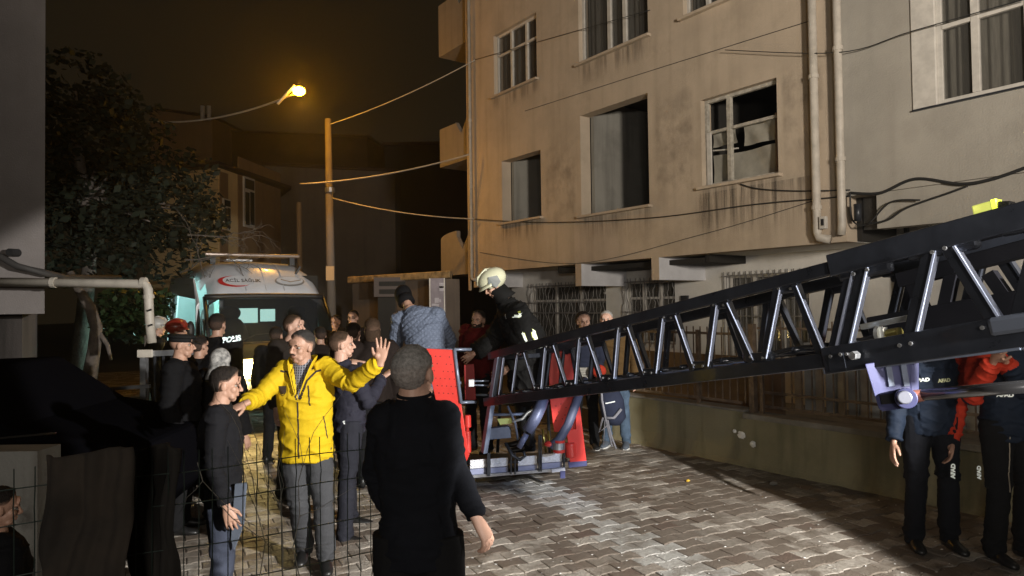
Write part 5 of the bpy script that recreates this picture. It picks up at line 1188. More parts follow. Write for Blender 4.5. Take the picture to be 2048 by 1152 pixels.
def bvh_of(o): return BVHTree.FromPolygons([v.co.copy() for v in o.data.vertices], [tuple(p.vertices) for p in o.data.polygons])
def strip_on(per, key, pts, r, name, m, parent=None, lift=.002, flat=None, n=24, world=False, ray=None):
    """a band laid on the garment surface: pts local (or pixel) way points snapped to the surface"""
    o = per[key]; bv = bvh_of(o); Mi = M_of(per['root']).inverted(); Q = []
    pts = [Mi @ p if world else Vector(p) for p in pts]
    for i in range(len(pts)-1):
        for j in range(n): Q.append(pts[i].lerp(pts[i+1], j/n))
    Q.append(pts[-1]); S_ = []; Ns = []
    for p in Q:
        c, nn, _, _ = bv.find_nearest(p)
        if ray is not None:
            h = bv.ray_cast(p+Vector(ray)*.3, -Vector(ray), .8)
            if h[0] is not None: c, nn = h[0], h[1]
        S_.append(c+nn*lift); Ns.append(nn)
    if flat is None: b = MB().tube(S_, r, 6)
    else:
        b = MB(); vs = []
        for i in range(len(S_)):
            d = (S_[min(i+1, len(S_)-1)]-S_[max(i-1, 0)]).normalized(); w = d.cross(Ns[i]).normalized()
            for k_ in (-1, -.33, .33, 1):
                c, nn, _, _ = bv.find_nearest(S_[i]+w*flat*k_); vs.append(c+nn*lift)
        b.add(vs, [(4*i+j, 4*i+j+1, 4*i+5+j, 4*i+4+j) for i in range(len(S_)-1) for j in range(3)])
    return b.build(name, m, parent or per['root'], smooth=True, fix=False)
def text_on(per, key, txt, size, loc, xa, up, name, m, bold=.0, lift=.0025, sx=1., world=True):
    """lettering printed on a garment: each letter vertex is laid onto the cloth"""
    me = text_mesh(txt, size, bold, 0.0, sx); Mi = M_of(per['root']).inverted() if world else Matrix.Identity(4)
    xa = (Mi.to_3x3() @ Vector(xa)).normalized(); up = Mi.to_3x3() @ Vector(up); up = (up-xa*up.dot(xa)).normalized(); n = xa.cross(up)
    M = Matrix((xa, up, n)).transposed().to_4x4(); M.translation = Mi @ Vector(loc); me.transform(M); bv = bvh_of(per[key]); bm = bmesh.new(); bm.from_mesh(me)
    bmesh.ops.triangulate(bm, faces=bm.faces); bmesh.ops.subdivide_edges(bm, edges=[e for e in bm.edges if e.calc_length() > size*.2], cuts=1)
    c0 = M.translation.copy(); h0 = bv.ray_cast(c0+n*.3, -n, 1.0); d0 = (h0[0]-c0).dot(n) if h0[0] is not None else 0
    for v in bm.verts:
        h = bv.ray_cast(v.co+n*.3, -n, 1.0); pl = (v.co-c0).dot(n); dd_ = (h[0]-c0).dot(n) if h[0] is not None else d0
        if abs(dd_-d0) > .035: dd_ = d0
        v.co = v.co+n*(dd_-pl+lift)
    bm.to_mesh(me); bm.free(); me.materials.clear(); me.materials.append(m); me.name = name; o = bpy.data.objects.new(name, me); COL.objects.link(o); o.parent = per['root']; return o
refl = mat('reflective_print', (.8, .85, .85), .35, emit=None); reflb = mat('reflective_band', (.78, .82, .70), .3); yel_band = mat('lime_edge', (.5, .55, .12), .5)
refl_on = mat('retroreflective_letters', (.9, .95, .95), .3)
black_cloth = fabric('black_cloth', (.006, .006, .007)); navy_knit = fabric('black_knit', (.010, .011, .015), .95, .2, .35, 260); navy = fabric('navy_cloth', (.018, .021, .032)); dark_grey = fabric('dark_grey_cloth', (.009, .009, .011)); char = fabric('charcoal_trousers', (.062, .064, .070)); denim = fabric('blue_denim', (.10, .15, .22), .85, .35); blk_tr = fabric('black_trousers', (.011, .011, .012), .9)
yellow_c = fabric('yellow_softshell', (.62, .42, .014), .75, .05, .08, 60); brown_c = fabric('brown_coat', (.11, .065, .025)); quilt = fabric('blue_grey_quilt', (.15, .18, .25), .6); redc = fabric('red_orange_cloth', (.48, .04, .018), .7); afn = fabric('afad_navy', (.014, .022, .040), .7); fire_c = fabric('black_turnout_cloth', (.010, .010, .010), .8)
blk_shoe = mat('black_shoe_leather', (.012, .012, .012), .4, var=.3, vs=20); brn_shoe = mat('dusty_shoe', (.05, .045, .04), .7, var=.4, vs=20); wsole = mat('white_sole', (.6, .6, .58), .6)

# --- 1 man in yellow jacket
YY = 5.0
Mn = person('man in a bright yellow jacket and grey trousers holding one palm up', 610, YY, 1.71, 178, 1,
    J=dict(elR=(518, 792, -.16), wrR=(492, 806, -.42), shR=(572, 742, 0), shL=(652, 738, 0), elL=(703, 766, -.16), wrL=(757, 727, -.30), head=(603, 694, -.05), neck=(610, 733, .0),
           knL=(646, 1010, -.03), anL=(651, 1110, 0), knR=(598, 1005, -.03), anR=(608, 1092, .12), toL=(655, 1140, -.2), toR=(598, 1118, -.08), hipL=(636, 905, 0), hipR=(590, 905, 0), pelvis=(613, 895, 0)),
    look=(-24, -4, -2), top=yellow_c, pants=char, shoes=(blk_shoe,), hair=('short', hairm('salted_black_hair', (.035, .032, .030)), 1, .012), fat=1.06, hem=.02, wide=1.25,
    handd=dict(L=((.16, -.03, 1), (-.10, -1, 0), (-1, .1, 0), .12, .22), R=((-.6, -.6, -.3), (0, .3, -1), (0, -1, .2), .4, .1)), toppy=dict(g=.026, collar=.004, neckup=-.02, cuff=-.02), foldamp=.013, shoulder=.19)
P = Mn['P']; root = Mn['root']; me = Mn['top'].data
zc = P['neck'].z; 
def vmask(c):  # open neck: V down the chest
    z = c.z; top = zc+.06; bot = zc-.215; t = (z-bot)/(top-bot)
    if t < 0: return 0
    w = .010+.062*min(1.1, t); return 1 if (abs(c.x-P['neck'].x) < w and c.y > .01) else 0
for v in me.vertices:
    if vmask(v.co): v.co.y -= .030
shirt = mat('plaid_shirt', (.05, .055, .07), .8)
def plaid(m):
    t = m.node_tree; N = t.nodes; L = t.links; b = N['Principled BSDF']; tc = N.new('ShaderNodeTexCoord'); prev = None
    for ax, col in (('X', (.28, .28, .30, 1)), ('Z', (.20, .21, .25, 1))):
        w = N.new('ShaderNodeTexWave'); w.bands_direction = ax; w.inputs['Scale'].default_value = 18; L.new(tc.outputs['Object'], w.inputs['Vector'])
        r = N.new('ShaderNodeValToRGB'); r.color_ramp.elements[0].position = .80; r.color_ramp.elements[1].position = .86; L.new(w.outputs['Fac'], r.inputs[0])
        mx = N.new('ShaderNodeMixRGB'); L.new(r.outputs[0], mx.inputs[0]); mx.inputs[2].default_value = col
        if prev: L.new(prev, mx.inputs[1])
        else: mx.inputs[1].default_value = (.04, .042, .055, 1)
        prev = mx.outputs[0]
    L.new(prev, b.inputs['Base Color'])
plaid(shirt)
n, k = 14, 16; vs = []
for j in range(k+1):
    t = j/k; z = zc-.235+.29*t
    for i in range(n+1):
        s = i/n*2-1; w = .012+.066*t; vs.append((P['neck'].x+s*w, P['chest'].y+.124-.060*t*t-.030*s*s*t+.002, z))
MB().add(vs, [(j*(n+1)+i, j*(n+1)+i+1, (j+1)*(n+1)+i+1, (j+1)*(n+1)+i) for j in range(k) for i in range(n)]).build('shirt', shirt, root, smooth=True, fix=False)
nx = P['neck'].x
for s in (-1, 1):  # stand-up collar flaps
    ring = [(nx+s*.012, P['chest'].y+.15, zc-.20), (nx+s*.045, P['chest'].y+.135, zc-.10), (nx+s*.078, P['chest'].y+.095, zc-.01), (nx+s*.085, P['chest'].y+.03, zc+.02), (nx+s*.07, P['chest'].y-.045, zc+.025), (nx, P['chest'].y-.085, zc+.03)]
    b = MB(); hh = [.006, .03, .055, .062, .055, .05]; vs = []
    for (x, y, z), h in zip(ring, hh): out_ = Vector((x-nx, y-P['chest'].y, 0)).normalized(); vs += [(x, y, z), (x+out_.x*.018, y+out_.y*.018, z+h)]
    b.add(vs, [(2*i, 2*i+2, 2*i+3, 2*i+1) for i in range(5)]); o = b.build('collar', yellow_c, root, smooth=True, fix=False); m_ = o.modifiers.new('s', 'SOLIDIFY'); m_.thickness = .008; m_ = o.modifiers.new('u', 'SUBSURF'); m_.levels = 2; m_.render_levels = 2
pip = mat('dark_piping', (.03, .018, .012), .7); cy = .2
for s in (-1, 1):
    strip_on(Mn, 'top', [(nx+s*.012, cy, zc-.22), (nx+s*.055, cy, zc-.09), (nx+s*.10, cy-.05, zc-.03), (nx+s*.14, cy-.08, zc-.02)], .004, 'piping', pip, flat=.007, ray=(0, 1, 0))
strip_on(Mn, 'top', [(nx+.004, cy, zc-.22), (nx-.002, cy, zc-.62)], .004, 'zip', pip, flat=.0055, ray=(0, 1, 0))
strip_on(Mn, 'top', [(nx-.065, cy, zc-.12), (nx-.078, cy, zc-.26)], .004, 'zip', pip, flat=.005, ray=(0, 1, 0))
strip_on(Mn, 'top', [(nx-.155, cy, zc-.34), (nx-.175, cy, zc-.50)], .003, 'pocket_zip', pip, flat=.004, ray=(0, 1, 0))
strip_on(Mn, 'top', [(nx+.16, cy, zc-.36), (nx+.175, cy, zc-.50)], .003, 'pocket_zip', pip, flat=.003, ray=(0, 1, 0))
# shield badge
bx_, bz = nx+.118, zc-.155
b = MB(); sh_pts = [(-.028, .032), (.028, .032), (.028, -.012), (.014, -.030), (0, -.038), (-.014, -.030), (-.028, -.012)]; bv = bvh_of(Mn['top'])
def snapf(x, z, l): h = bv.ray_cast(Vector((x, .6, z)), Vector((0, -1, 0))); return Vector((x, (h[0].y if h[0] else .14)+l, z))
badge = MB().add([snapf(bx_+x, bz+z, .003) for x, z in sh_pts], [tuple(range(7))]).build('badge', pip, root)
MB().add([snapf(bx_+x*.86, bz+z*.86, .0045) for x, z in sh_pts], [tuple(range(7))]).build('badge_field', yellow_c, badge)
MB().add([snapf(bx_+x, bz+z-.004, .006) for x, z in ((-.020, .014), (.020, .014), (.020, -.018), (-.020, -.018))], [(0, 1, 2, 3)]).build('badge_panel', pip, badge)
MB().add([snapf(bx_+.011*math.cos(t), bz-.005+.010*math.sin(t), .0075) for t in [i*math.pi/7 for i in range(14)]], [tuple(range(14))]).build('badge_disc', yellow_c, badge)
MB().add([snapf(bx_+.006*math.cos(t), bz-.005+.005*math.sin(t), .009) for t in [i*math.pi/4 for i in range(8)]], [tuple(range(8))]).build('badge_emblem', pip, badge)
Mn['hb'](MB().tube([(-.024, .088, -.047), (-.010, .094, -.042), (0, .095, -.041), (.010, .094, -.042), (.024, .088, -.047)], [.003, .0055, .006, .0055, .003], 6), 'moustache', hairm('stubble_hair', (.05, .035, .028)))

# --- 2 man in black sweater seen from behind
B2 = person('man with cropped grey hair in a black sweater seen from behind', 832, 2.86, 1.69, -4, 1,
    J=dict(head=(828, 748, .0), shL=(768, 840, 0), shR=(884, 838, 0), neck=(828, 790, 0), elR=(910, 932, .03), wrR=(948, 1026, -.06), elL=(752, 950, .10), wrL=(790, 1040, .22)),
    look=(-14, 4, 0), skinm=SK2, headk=1.07, top=navy_knit, topname='sweater', pants=blk_tr, shoes=(blk_shoe,), hair=('buzz', HG, 4, .012), fat=.95, hem=.05, wide=1.15, foldamp=.010, shoulder=.168,
    toppy=dict(g=.014, collar=.006, neckup=-.002, cuff=-.10), handd=dict(R=((.60, -.1, -1), (-.8, .4, -.3), (.1, .9, .1), .6, .16)))
b = MB(); ne = B2['P']['neck']; b.tube([ne+Vector((.064*math.cos(t), .062*math.sin(t), .002+.008*math.sin(t))) for t in [i*math.pi/12 for i in range(25)]], .008, 8); b.build('ribbed_collar', navy_knit, B2['root'], smooth=True)
# --- 3 uniformed man behind raised arm
B3 = person('man in a navy zip uniform with shaved neck, behind the raised yellow sleeve', 694, 5.75, 1.70, -62, 1,
    J=dict(head=(684, 690, .0), neck=(682, 733, .0), shR=(715, 760, -.15), shL=(668, 762, .2), elR=(735, 805, -.12), wrR=(764, 757, .15), elL=(700, 790, .3), wrL=(722, 730, .45),
           anR=(690, 1068, -.1), toR=(722, 1092, -.1), knR=(694, 960, -.08), anL=(700, 1030, .35), toL=(730, 1042, .35)),
    look=(-6, 2, 0), skinm=SK2, top=fabric('navy_uniform', (.028, .028, .042), .75), pants=fabric('navy_uniform_trousers', (.024, .025, .034), .8), shoes=(blk_shoe,), hair=('buzz', HBr, 3, .016), hem=.02, wide=1.2,
    toppy=dict(g=.022, collar=.018, neckup=.03), handd=dict(R=((.45, .3, .35), (.2, .3, -1), (0, .8, .6), .75, .15), L=((-.5, -.2, .1), (0, .4, -.9), (0, .5, .8), .6, .1)))
strip_on(B3, 'top', [at(676, 838, 5.5), at(682, 838, 5.5)], .01, 'reflective_tag', refl, flat=.022, world=True, n=8)
# --- 4 young man at left
B4 = person('young man in a dark sweater and pale blue jeans in profile at the left', 440, 4.15, 1.50, -72, 1,
    J=dict(head=(452, 770, 0)), look=(0, -8, 0), top=dark_grey, topname='sweater', pants=fabric('greyblue_jeans', (.05, .058, .085), .9, .3), shoes=(brn_shoe, wsole), hair=('quiff', HB, 6, .016), hem=.02, fat=1.0, toppy=dict(g=.02, collar=.014, neckup=.01), foldamp=.01, wide=1.2)
MB().prism([at(470, 968, 4.02), at(492, 966, 4.02), at(486, 1050, 4.02), (at(468, 1100, 4.02)), at(462, 1080, 4.02)], (.0, .02, 0)).build('shirt_tail', fabric('pale_blue_cloth', (.12, .14, .18)), B4['root'], world=True)
# --- 5 man behind yellow man
B5 = person('fair man with short hair in a dark coat behind the yellow jacket', 585, 6.9, 1.80, -118, 2, look=(14, 4, 0), skinm=SK2, top=fabric('dark_brown_coat', (.022, .017, .014)), pants=blk_tr, shoes=(blk_shoe,), hair=('short', HBr, 9, .010), toppy=dict(g=.03, collar=.012), J=dict(head=(589, 655, 0)))
# --- 6 police officer
B6 = person('police officer seen from behind with POLIS lettered on the jacket', 434, 7.6, 1.79, -14, 2, look=(10, 0, 0), top=black_cloth, pants=blk_tr, shoes=(blk_shoe,), hair=('short', HB, 2, .018), toppy=dict(g=.045, collar=.02, neckup=.02), shoulder=.20)
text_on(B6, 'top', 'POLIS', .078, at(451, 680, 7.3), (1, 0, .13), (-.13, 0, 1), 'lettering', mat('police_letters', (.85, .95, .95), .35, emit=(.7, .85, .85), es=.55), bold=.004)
# --- 7 capped man
B7 = person('man in a dark peaked cap in profile before the gate rail', 362, 5.9, 1.66, -80, 2, look=(0, -4, 0), top=black_cloth, pants=blk_tr, shoes=(blk_shoe,), hair=('none',), toppy=dict(g=.04, collar=.015))
capm = fabric('black_cap', (.012, .012, .012)); b = MB().ell((0, -.012, .045), (.088, .108, .062), 22, 12); b.v = [v if v.z > .028 else Vector((v.x, v.y, .028)) for v in b.v]
b.loft([((0, -.01, .060), (1, 0, 0), (0, 1, 0), .092, .112), ((0, -.01, .078), (1, 0, 0), (0, 1, 0), .105, .125), ((0, -.01, .10), (1, 0, 0), (0, 1, 0), .06, .08)], 20); B7['hb'](b, 'cap', capm)
b = MB().loft([((0, .10, .028), (1, 0, 0), (0, .9, -.3), .065, .062), ((0, .10, .033), (1, 0, 0), (0, .9, -.3), .065, .062)], 18); B7['hb'](b, 'cap_peak', capm)
# --- 8 firefighter red helmet
def helmet(per, m, sc=1.0):
    hb0 = per['hb']
    def hb(b, *a, **k):
        b.v = [Vector(v)*sc+Vector((0, -.012, .02))*(sc-1) for v in b.v]; return hb0(b, *a, **k)
    b = MB().ell((0, -.012, .055), (.108, .132, .098), 28, 16)
    for v in b.v:
        lim = -.045 if v.y < .0 else (-.01 if v.y < .07 else .035)
        if v.z < lim: v.z = lim+(v.z-lim)*.05
    h = hb(b, 'helmet', m); b = MB()
    b.tube([(0, .125, .07), (0, .09, .13), (0, 0, .158), (0, -.09, .125), (0, -.14, .05)], [.006, .010, .012, .010, .006], 8); hb(b, 'helmet_comb', m)
    b = MB(); n = 16; vs = []
    for i in range(n+1):
        t = -1.25+2.5*i/n
        for zz, rr in ((.045, .0), (.018, .022)): vs.append((math.sin(t)*(.109+rr), -.012+math.cos(t)*(.133+rr), zz))
    b.add(vs, [(2*i, 2*i+2, 2*i+3, 2*i+1) for i in range(n)]); o = hb(b, 'helmet_brim', m); s_ = o.modifiers.new('s', 'SOLIDIFY'); s_.thickness = .005
    return h
B8 = person('firefighter in a dark red helmet beside the lit ambulance door', 352, 8.6, 1.70, -70, 2, look=(0, 0, 0), top=fire_c, pants=fire_c, shoes=(blk_shoe,), hair=('none',), toppy=dict(g=.05, collar=.03, neckup=.03))
helmet(B8, mat('dark_red_helmet', (.20, .02, .012), .3, coat=.4)); 
B8b = person('helper in a pale helmet far left of the ambulance door', 314, 9.6, 1.72, -60, 3, top=fire_c, pants=fire_c, shoes=(blk_shoe,), hair=('none',), toppy=dict(g=.04, collar=.02)); helmet(B8b, mat('dull_white_helmet', (.35, .34, .32), .4))
# --- 9 headscarf
B9 = person('stooping woman in a white patterned headscarf between POLIS and the headlight', 440, 6.2, 1.50, -20, 2, top=black_cloth, pants=blk_tr, shoes=(blk_shoe,), hair=('none',), toppy=dict(g=.05, collar=.03, neckup=.03), eyes=False)
scf = mat('white_printed_scarf', (.45, .44, .42), .8, col2=(.08, .08, .08), vs=22, world=False); b = MB().ell((0, -.012, .01), (.092, .112, .115), 22, 14); b.loft([((0, -.02, -.02), (1, 0, 0), (0, 1, 0), .09, .10), ((0, -.03, -.12), (1, 0, 0), (0, 1, 0), .11, .11), ((0, -.04, -.19), (1, 0, 0), (0, 1, 0), .15, .12)], 20); B9['hb'](b, 'headscarf', scf)
# --- 10, 11 dark heads
dkb = fabric('dark_brown_cloth', (.02, .014, .012))
person('dark haired person from behind, left of two heads before the hut', 706, 7.7, 1.67, -12, 2, top=dkb, pants=blk_tr, shoes=(blk_shoe,), hair=('short', HB, 12, .018), toppy=dict(g=.04, collar=.02, neckup=.03))
B11 = person('long dark haired person from behind, nearest left of the quilted jacket', 744, 7.3, 1.72, 14, 2, top=dkb, pants=blk_tr, shoes=(blk_shoe,), hair=('short', HBr, 13, .02), toppy=dict(g=.04, collar=.02, neckup=.03), eyes=False)
b = MB().ell((0, -.045, -.04), (.085, .07, .13), 18, 12); B11['hb'](b, 'long_hair', HBr)
# --- 12, 13 far faces
B12 = person('bystander with glasses far back before the dark hut', 706, 11.0, 1.80, 175, 2, top=dkb, pants=blk_tr, shoes=(blk_shoe,), hair=('short', HB, 15, .012)); gl = mat('glasses_glint', (.7, .7, .7), .1, 1.0)
for s in (-1, 1): B12['hb'](MB().tube([(s*.033+.020*math.cos(t), .088, .003+.015*math.sin(t)) for t in [i*math.pi/6 for i in range(13)]], .0022, 5), 'glasses', gl)
person('bystander in dark clothes standing by the ambulance mirror', 672, 11.6, 1.72, 160, 3, top=dkb, pants=blk_tr, shoes=(blk_shoe,), hair=('short', HB, 16, .012))
person('broad dark figure from behind standing close to the windscreen, right of the POLIS officer', 552, 8.4, 1.62, -6, 3, top=black_cloth, pants=blk_tr, shoes=(blk_shoe,), hair=('short', HB, 61, .015), toppy=dict(g=.045, collar=.02, neckup=.02))
person('dark coated figure half hidden between the yellow jacket and the ambulance bonnet', 640, 8.9, 1.60, 30, 3, top=dkb, pants=blk_tr, shoes=(blk_shoe,), hair=('short', HB, 62, .015), toppy=dict(g=.045, collar=.02, neckup=.02))
person('dark figure from behind between the peaked cap and the POLIS officer', 398, 7.0, 1.58, -20, 3, top=black_cloth, pants=blk_tr, shoes=(blk_shoe,), hair=('short', HB, 63, .015), toppy=dict(g=.04, collar=.02, neckup=.02))
# --- 14 quilted jacket man on the platform
B14 = person('man in a quilted blue grey jacket bending over inside the rescue basket', 845, 8.0, 1.80, 22, 1, z0=.22,
    J=dict(pelvis=(862, 772, .0), chest=(850, 672, .08), neck=(820, 618, .22), head=(806, 592, .42), shL=(800, 640, .22), shR=(872, 632, .12), elL=(788, 700, .35), wrL=(800, 752, .5), elR=(898, 680, .35), wrR=(890, 730, .55)),
    look=(10, -38, 0), top=quilt, pants=blk_tr, shoes=(blk_shoe,), hair=('none',), fat=1.12, toppy=dict(g=.05, collar=.02, neckup=.0), foldamp=.010)
m = quilt; t = m.node_tree; N = t.nodes; L = t.links; tc = N.new('ShaderNodeTexCoord'); bp = N.new('ShaderNodeBump'); bp.inputs['Strength'].default_value = .6; bp.inputs['Distance'].default_value = .014
mp = N.new('ShaderNodeMapping'); mp.inputs['Rotation'].default_value = (0, .785, 0); L.new(tc.outputs['Object'], mp.inputs[0]); w1 = N.new('ShaderNodeTexWave'); w1.wave_profile = 'TRI'; w1.inputs['Scale'].default_value = 7.5; w1.inputs['Distortion'].default_value = 3.5; w1.bands_direction = 'X'; L.new(mp.outputs[0], w1.inputs[0])
w2 = N.new('ShaderNodeTexWave'); w2.wave_profile = 'TRI'; w2.inputs['Scale'].default_value = 7.5; w2.inputs['Distortion'].default_value = 3.5; w2.bands_direction = 'Z'; L.new(mp.outputs[0], w2.inputs[0]); mn = N.new('ShaderNodeMath'); mn.operation = 'MINIMUM'; L.new(w1.outputs['Fac'], mn.inputs[0]); L.new(w2.outputs['Fac'], mn.inputs[1])
pw = N.new('ShaderNodeMath'); pw.operation = 'POWER'; pw.inputs[1].default_value = .4; L.new(mn.outputs[0], pw.inputs[0]); L.new(pw.outputs[0], bp.inputs['Height']); L.new(bp.outputs[0], N['Principled BSDF'].inputs['Normal'])
b = MB().ell((0, -.012, .01), (.098, .118, .118), 22, 14); b.loft([((0, -.02, -.03), (1, 0, 0), (0, 1, 0), .09, .10), ((0, -.03, -.13), (1, 0, 0), (0, 1, 0), .10, .10)], 18); B14['hb'](b, 'black_hood', black_cloth)
# --- 15 bearded man
B15 = person('dark bearded man in a red and black jacket looking over the basket', 955, 8.3, 1.74, 146, 1, z0=.12, look=(6, 2, 0), top=fabric('dark_red_jacket', (.10, .008, .008)), pants=blk_tr, shoes=(blk_shoe,), hair=('quiff', HB, 21, .015), toppy=dict(g=.03, collar=.012), J=dict(head=(957, 642, 0)))
b = MB().ell((0, .030, -.052), (.0595, .062, .064), 26, 18)
for i, v in enumerate(b.v):
    keep = v.z < -.044+ .0*abs(v.x) or (abs(v.x) > .040 and v.z < -.005 and v.y > -.01)
    if not keep or (abs(v.x) < .02 and v.z > -.060 and v.y > .05 and v.z < -.052): b.v[i] = Vector((v.x*.85, .03+(v.y-.03)*.82, v.z))
    else: b.v[i] = v+v.normalized()*(.004+.002*noise.noise(v*120))
bm_ = hairm('black_beard', (.022, .015, .012)); B15['hb'](b, 'beard', bm_); B15['hb'](MB().tube([(-.030, .080, -.052), (-.012, .093, -.042), (0, .094, -.041), (.012, .093, -.042), (.030, .080, -.052)], [.004, .006, .006, .006, .004], 6), 'moustache', bm_)
# --- 16 firefighter in basket
B16 = person('firefighter in a cream helmet and black coat leaning over the basket', 1045, 7.55, 1.84, 98, 1, z0=.30,
    J=dict(pelvis=(1062, 762, .0), chest=(1050, 672, .0), neck=(1012, 606, .0), head=(988, 572, -.02), shL=(1036, 628, -.20), shR=(1024, 620, .20), elL=(1068, 705, -.24), wrL=(1018, 735, -.30), elR=(985, 680, .3), wrR=(950, 705, .2)),
    look=(4, -30, 0), top=fire_c, topname='turnout_coat', pants=fire_c, shoes=(blk_shoe,), hair=('none',), fat=1.35, toppy=dict(g=.075, collar=.03, neckup=.03), hem=.16, foldamp=.016)
cream_h = mat('cream_helmet_shell', (.50, .50, .36), .25, var=.06, vs=20, coat=.5); helmet(B16, cream_h, 1.18)
for s in (-1, 1):
    B16['hb'](MB().prism([(s*.117, .030, .115), (s*.115, .062, .055), (s*.122, .010, -.020), (s*.126, -.06, .015), (s*.121, -.06, .085)], (s*.010, 0, 0)), 'helmet_side_panel', mat('dark_helmet_panel', (.03, .045, .045), .35), smooth=False)
B16['hb'](MB().loft([((0, -.01, -.03), (1, 0, 0), (0, 1, 0), .085, .095), ((0, -.03, -.12), (1, 0, 0), (0, 1, 0), .10, .10), ((0, -.04, -.17), (1, 0, 0), (0, 1, 0), .13, .12)], 18), 'neck_guard', fire_c)
def band(per, pts, w, key='top'):
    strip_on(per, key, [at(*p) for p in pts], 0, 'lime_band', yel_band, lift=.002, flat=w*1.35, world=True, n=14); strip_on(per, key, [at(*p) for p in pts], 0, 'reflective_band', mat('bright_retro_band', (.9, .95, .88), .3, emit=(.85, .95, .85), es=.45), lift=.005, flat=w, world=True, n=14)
band(B16, [(1006, 652, 7.0), (1028, 645, 7.0), (1050, 635, 7.0)], .028); band(B16, [(1085, 655, 7.1), (1100, 672, 7.1), (1112, 692, 7.2)], .026); band(B16, [(1032, 672, 7.0), (1044, 676, 7.0), (1052, 690, 7.0)], .014)
for (x0, y0, x1, y1) in ((985, 600, 990, 640), (992, 592, 1000, 625), (975, 625, 988, 652)): strip_on(B16, 'top', [at(x0, y0, 7.2), at(x1, y1, 7.2)], .004, 'strap_buckle', steel, world=True, n=8)
# --- 17 curly boy, 18 grey man
B17 = person('young man with curly black hair, dark jacket and white soled shoes', 1166, 9.05, 1.73, 176, 2, look=(10, 0, 0), skinm=SK2, top=fabric('midnight_jacket', (.022, .026, .045)), pants=blk_tr, shoes=(black_r, wsole), hair=('curly', HB, 31, .024), J=dict(wrL=(1196, 745, -.15), elL=(1202, 715, 0), wrR=(1150, 760, -.1)))
MB().prism([at(1150, 735, 8.86), at(1178, 735, 8.86), at(1178, 762, 8.86), at(1152, 762, 8.86)], (0, .02, 0)).build('striped_shirt_hem', mat('striped_knit', (.4, .38, .33), .9, col2=(.04, .04, .04), vs=30, stretch=(.2, .2, 3)), B17['root'], world=True)
B18 = person('grey haired man in a brown coat and blue jeans by the garden wall', 1228, 9.1, 1.80, 160, 2, look=(4, 0, 0), skinm=SK2, top=brown_c, pants=denim, shoes=(fabric('grey_trainer', (.12, .14, .17)), wsole), hair=('short', HGr, 33, .010), brow=HGr, J=dict(head=(1213, 640, 0)), toppy=dict(g=.03, collar=.015))
MB().ell(tuple(at(1198, 742, 8.7)), (.09, .06, .08), 12, 8).build('red_gloves', fabric('red_glove', (.4, .04, .02)), B17['root'], world=True, smooth=True)
# backpack held low
bpk = empty('backpack', at(1222, 850, 8.72), 0, label='navy backpack with pale straps hanging from a hand by the wall', cat='backpack'); bkm = fabric('navy_backpack', (.035, .042, .075), .8); stm = fabric('pale_strap', (.30, .30, .34))
b = MB().loft([(at(1218, 772, 8.72), (1, 0, 0), (0, 1, 0), .10, .07), (at(1222, 800, 8.72), (1, 0, 0), (0, 1, 0), .16, .10), (at(1228, 835, 8.72), (1, 0, 0), (0, 1, 0), .15, .10), (at(1230, 850, 8.72), (1, 0, 0), (0, 1, 0), .07, .05)], 16); b.build('bag', bkm, bpk, world=True, smooth=True)
for pts, r in (([(1202, 770), (1204, 800), (1212, 840), (1224, 893)], .014), ([(1206, 835), (1198, 865), (1216, 850)], .012), ([(1215, 840), (1222, 870), (1232, 897)], .012), ([(1212, 836), (1228, 836), (1243, 818)], .018), ([(1210, 838), (1207, 890)], .006)):
    MB().tube([at(x, y, 8.6) for x, y in pts], r, 6).build('strap', stm, bpk, world=True, smooth=True)
MB().beam(at(1211, 807, 8.60), at(1230, 803, 8.60), .004, .014).build('printed_mark', refl, bpk, world=True)
# --- 19, 20 AFAD
def afad(label, px, Y, face, J, look, red_side, handd={}, pants=fabric('afad_trousers', (.009, .010, .014))):
    p = person(label, px, Y, 1.80, face, 1, J=J, look=look, top=[afn, redc], pants=pants, shoes=(blk_shoe,), hair=('short', HB, 41, .012), hem=.05, toppy=dict(g=.028, collar=.014), foldamp=.013, wide=1.2, handd=handd)
    me = p['top'].data; P = p['P']
    for f in me.polygons:
        c = f.center; r_ = False
        for s in red_side:
            sh, el, wr = P['sh'+s], P['el'+s], P['wr'+s]
            for a_, b_ in ((sh, el), (el, wr)):
                ab = b_-a_; t = (c-a_).dot(ab)/ab.length_squared
                if -.1 < t < 1.1 and (c-a_-ab*max(0, min(1, t))).length < .10: r_ = True
            if s and (c.x-P['neck'].x)*(1 if s == 'R' else -1) > .09 and c.z > sh.z-.03-.5*abs(abs(c.x-P['neck'].x)-.13): r_ = True
        f.material_index = 1 if r_ else 0
    return p
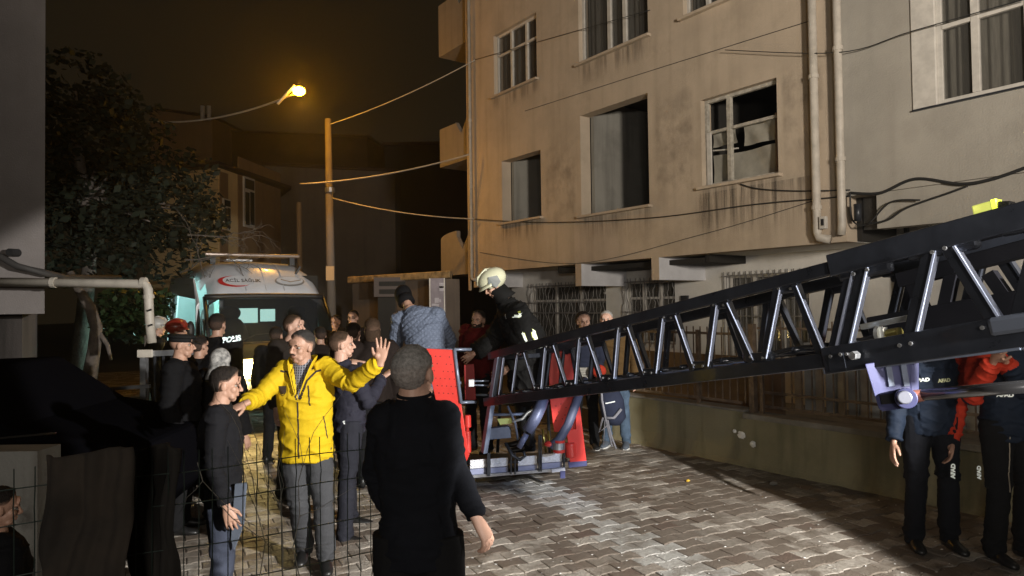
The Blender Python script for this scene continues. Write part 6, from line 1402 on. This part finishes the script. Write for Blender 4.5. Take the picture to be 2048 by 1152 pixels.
B19 = afad('rescue worker in a navy jacket with one red sleeve standing behind the ladder bracket', 1852, 5.25, 172, dict(elL=(1915, 800, 0), wrL=(1904, 880, -.08), elR=(1795, 810, .05), wrR=(1788, 880, -.02)), (10, 0, 0), 'L')
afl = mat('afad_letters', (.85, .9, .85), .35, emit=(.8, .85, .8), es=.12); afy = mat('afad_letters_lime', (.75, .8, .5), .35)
text_on(B19, 'top', 'AFAD', .036, at(1864, 764, 5.0), (1, 0, .12), (0, 0, 1), 'lettering', afl, bold=.002); text_on(B19, 'top', 'AFAD', .034, at(1905, 764, 5.0), (1, 0, .08), (0, 0, 1), 'lettering', afy, bold=.002)
text_on(B19, 'pants', 'AFAD', .040, at(1906, 942, 5.0), (0.05, 0, 1), (-1, 0, 0), 'lettering', afl, bold=.003)
B20 = afad('rescue worker with red sleeves and hands raised at the right edge', 2008, 5.0, 190, dict(elL=(2062, 800, -.1), wrL=(2010, 722, -.30), elR=(1945, 790, -.1), wrR=(1985, 725, -.30)), (-10, 0, 0), 'R', pants=blk_tr)
text_on(B20, 'pants', 'AFAD', .036, at(1958, 945, 4.8), (0.0, 0, 1), (-1, 0, 0), 'lettering', afl, bold=.002)
text_on(B20, 'top', 'AFAD', .034, at(2035, 795, 4.75), (1, 0, .05), (0, 0, 1), 'lettering', afl, bold=.002)
for dx, xx in ((0, 1942), (0, 2040)): strip_on(B20, 'pants', [at(xx, 830, 4.8), at(xx-2, 900, 4.8), at(xx-4, 990, 4.8)], .004, 'side_piping', mat('beige_piping', (.30, .26, .20), .7), world=True)
# --- 21 child at far left edge
person('person with dark hair crouched at the lower left corner by the mesh fence', -2, 2.75, 1.16, -40, 1, look=(-10, -10, 0), top=black_cloth, pants=blk_tr, shoes=(blk_shoe,), hair=('short', HB, 51, .014), toppy=dict(g=.03, collar=.02))

for o in COL.objects:
    if o.type == 'MESH' and o.data.materials and o.data.materials[0] and ('hair' in o.data.materials[0].name or 'beard' in o.data.materials[0].name) and 'fade' not in o.data.attributes:
        a_ = o.data.attributes.new('fade', 'FLOAT', 'POINT'); a_.data.foreach_set('value', [1.0]*len(o.data.vertices))

add_haze(.0022)
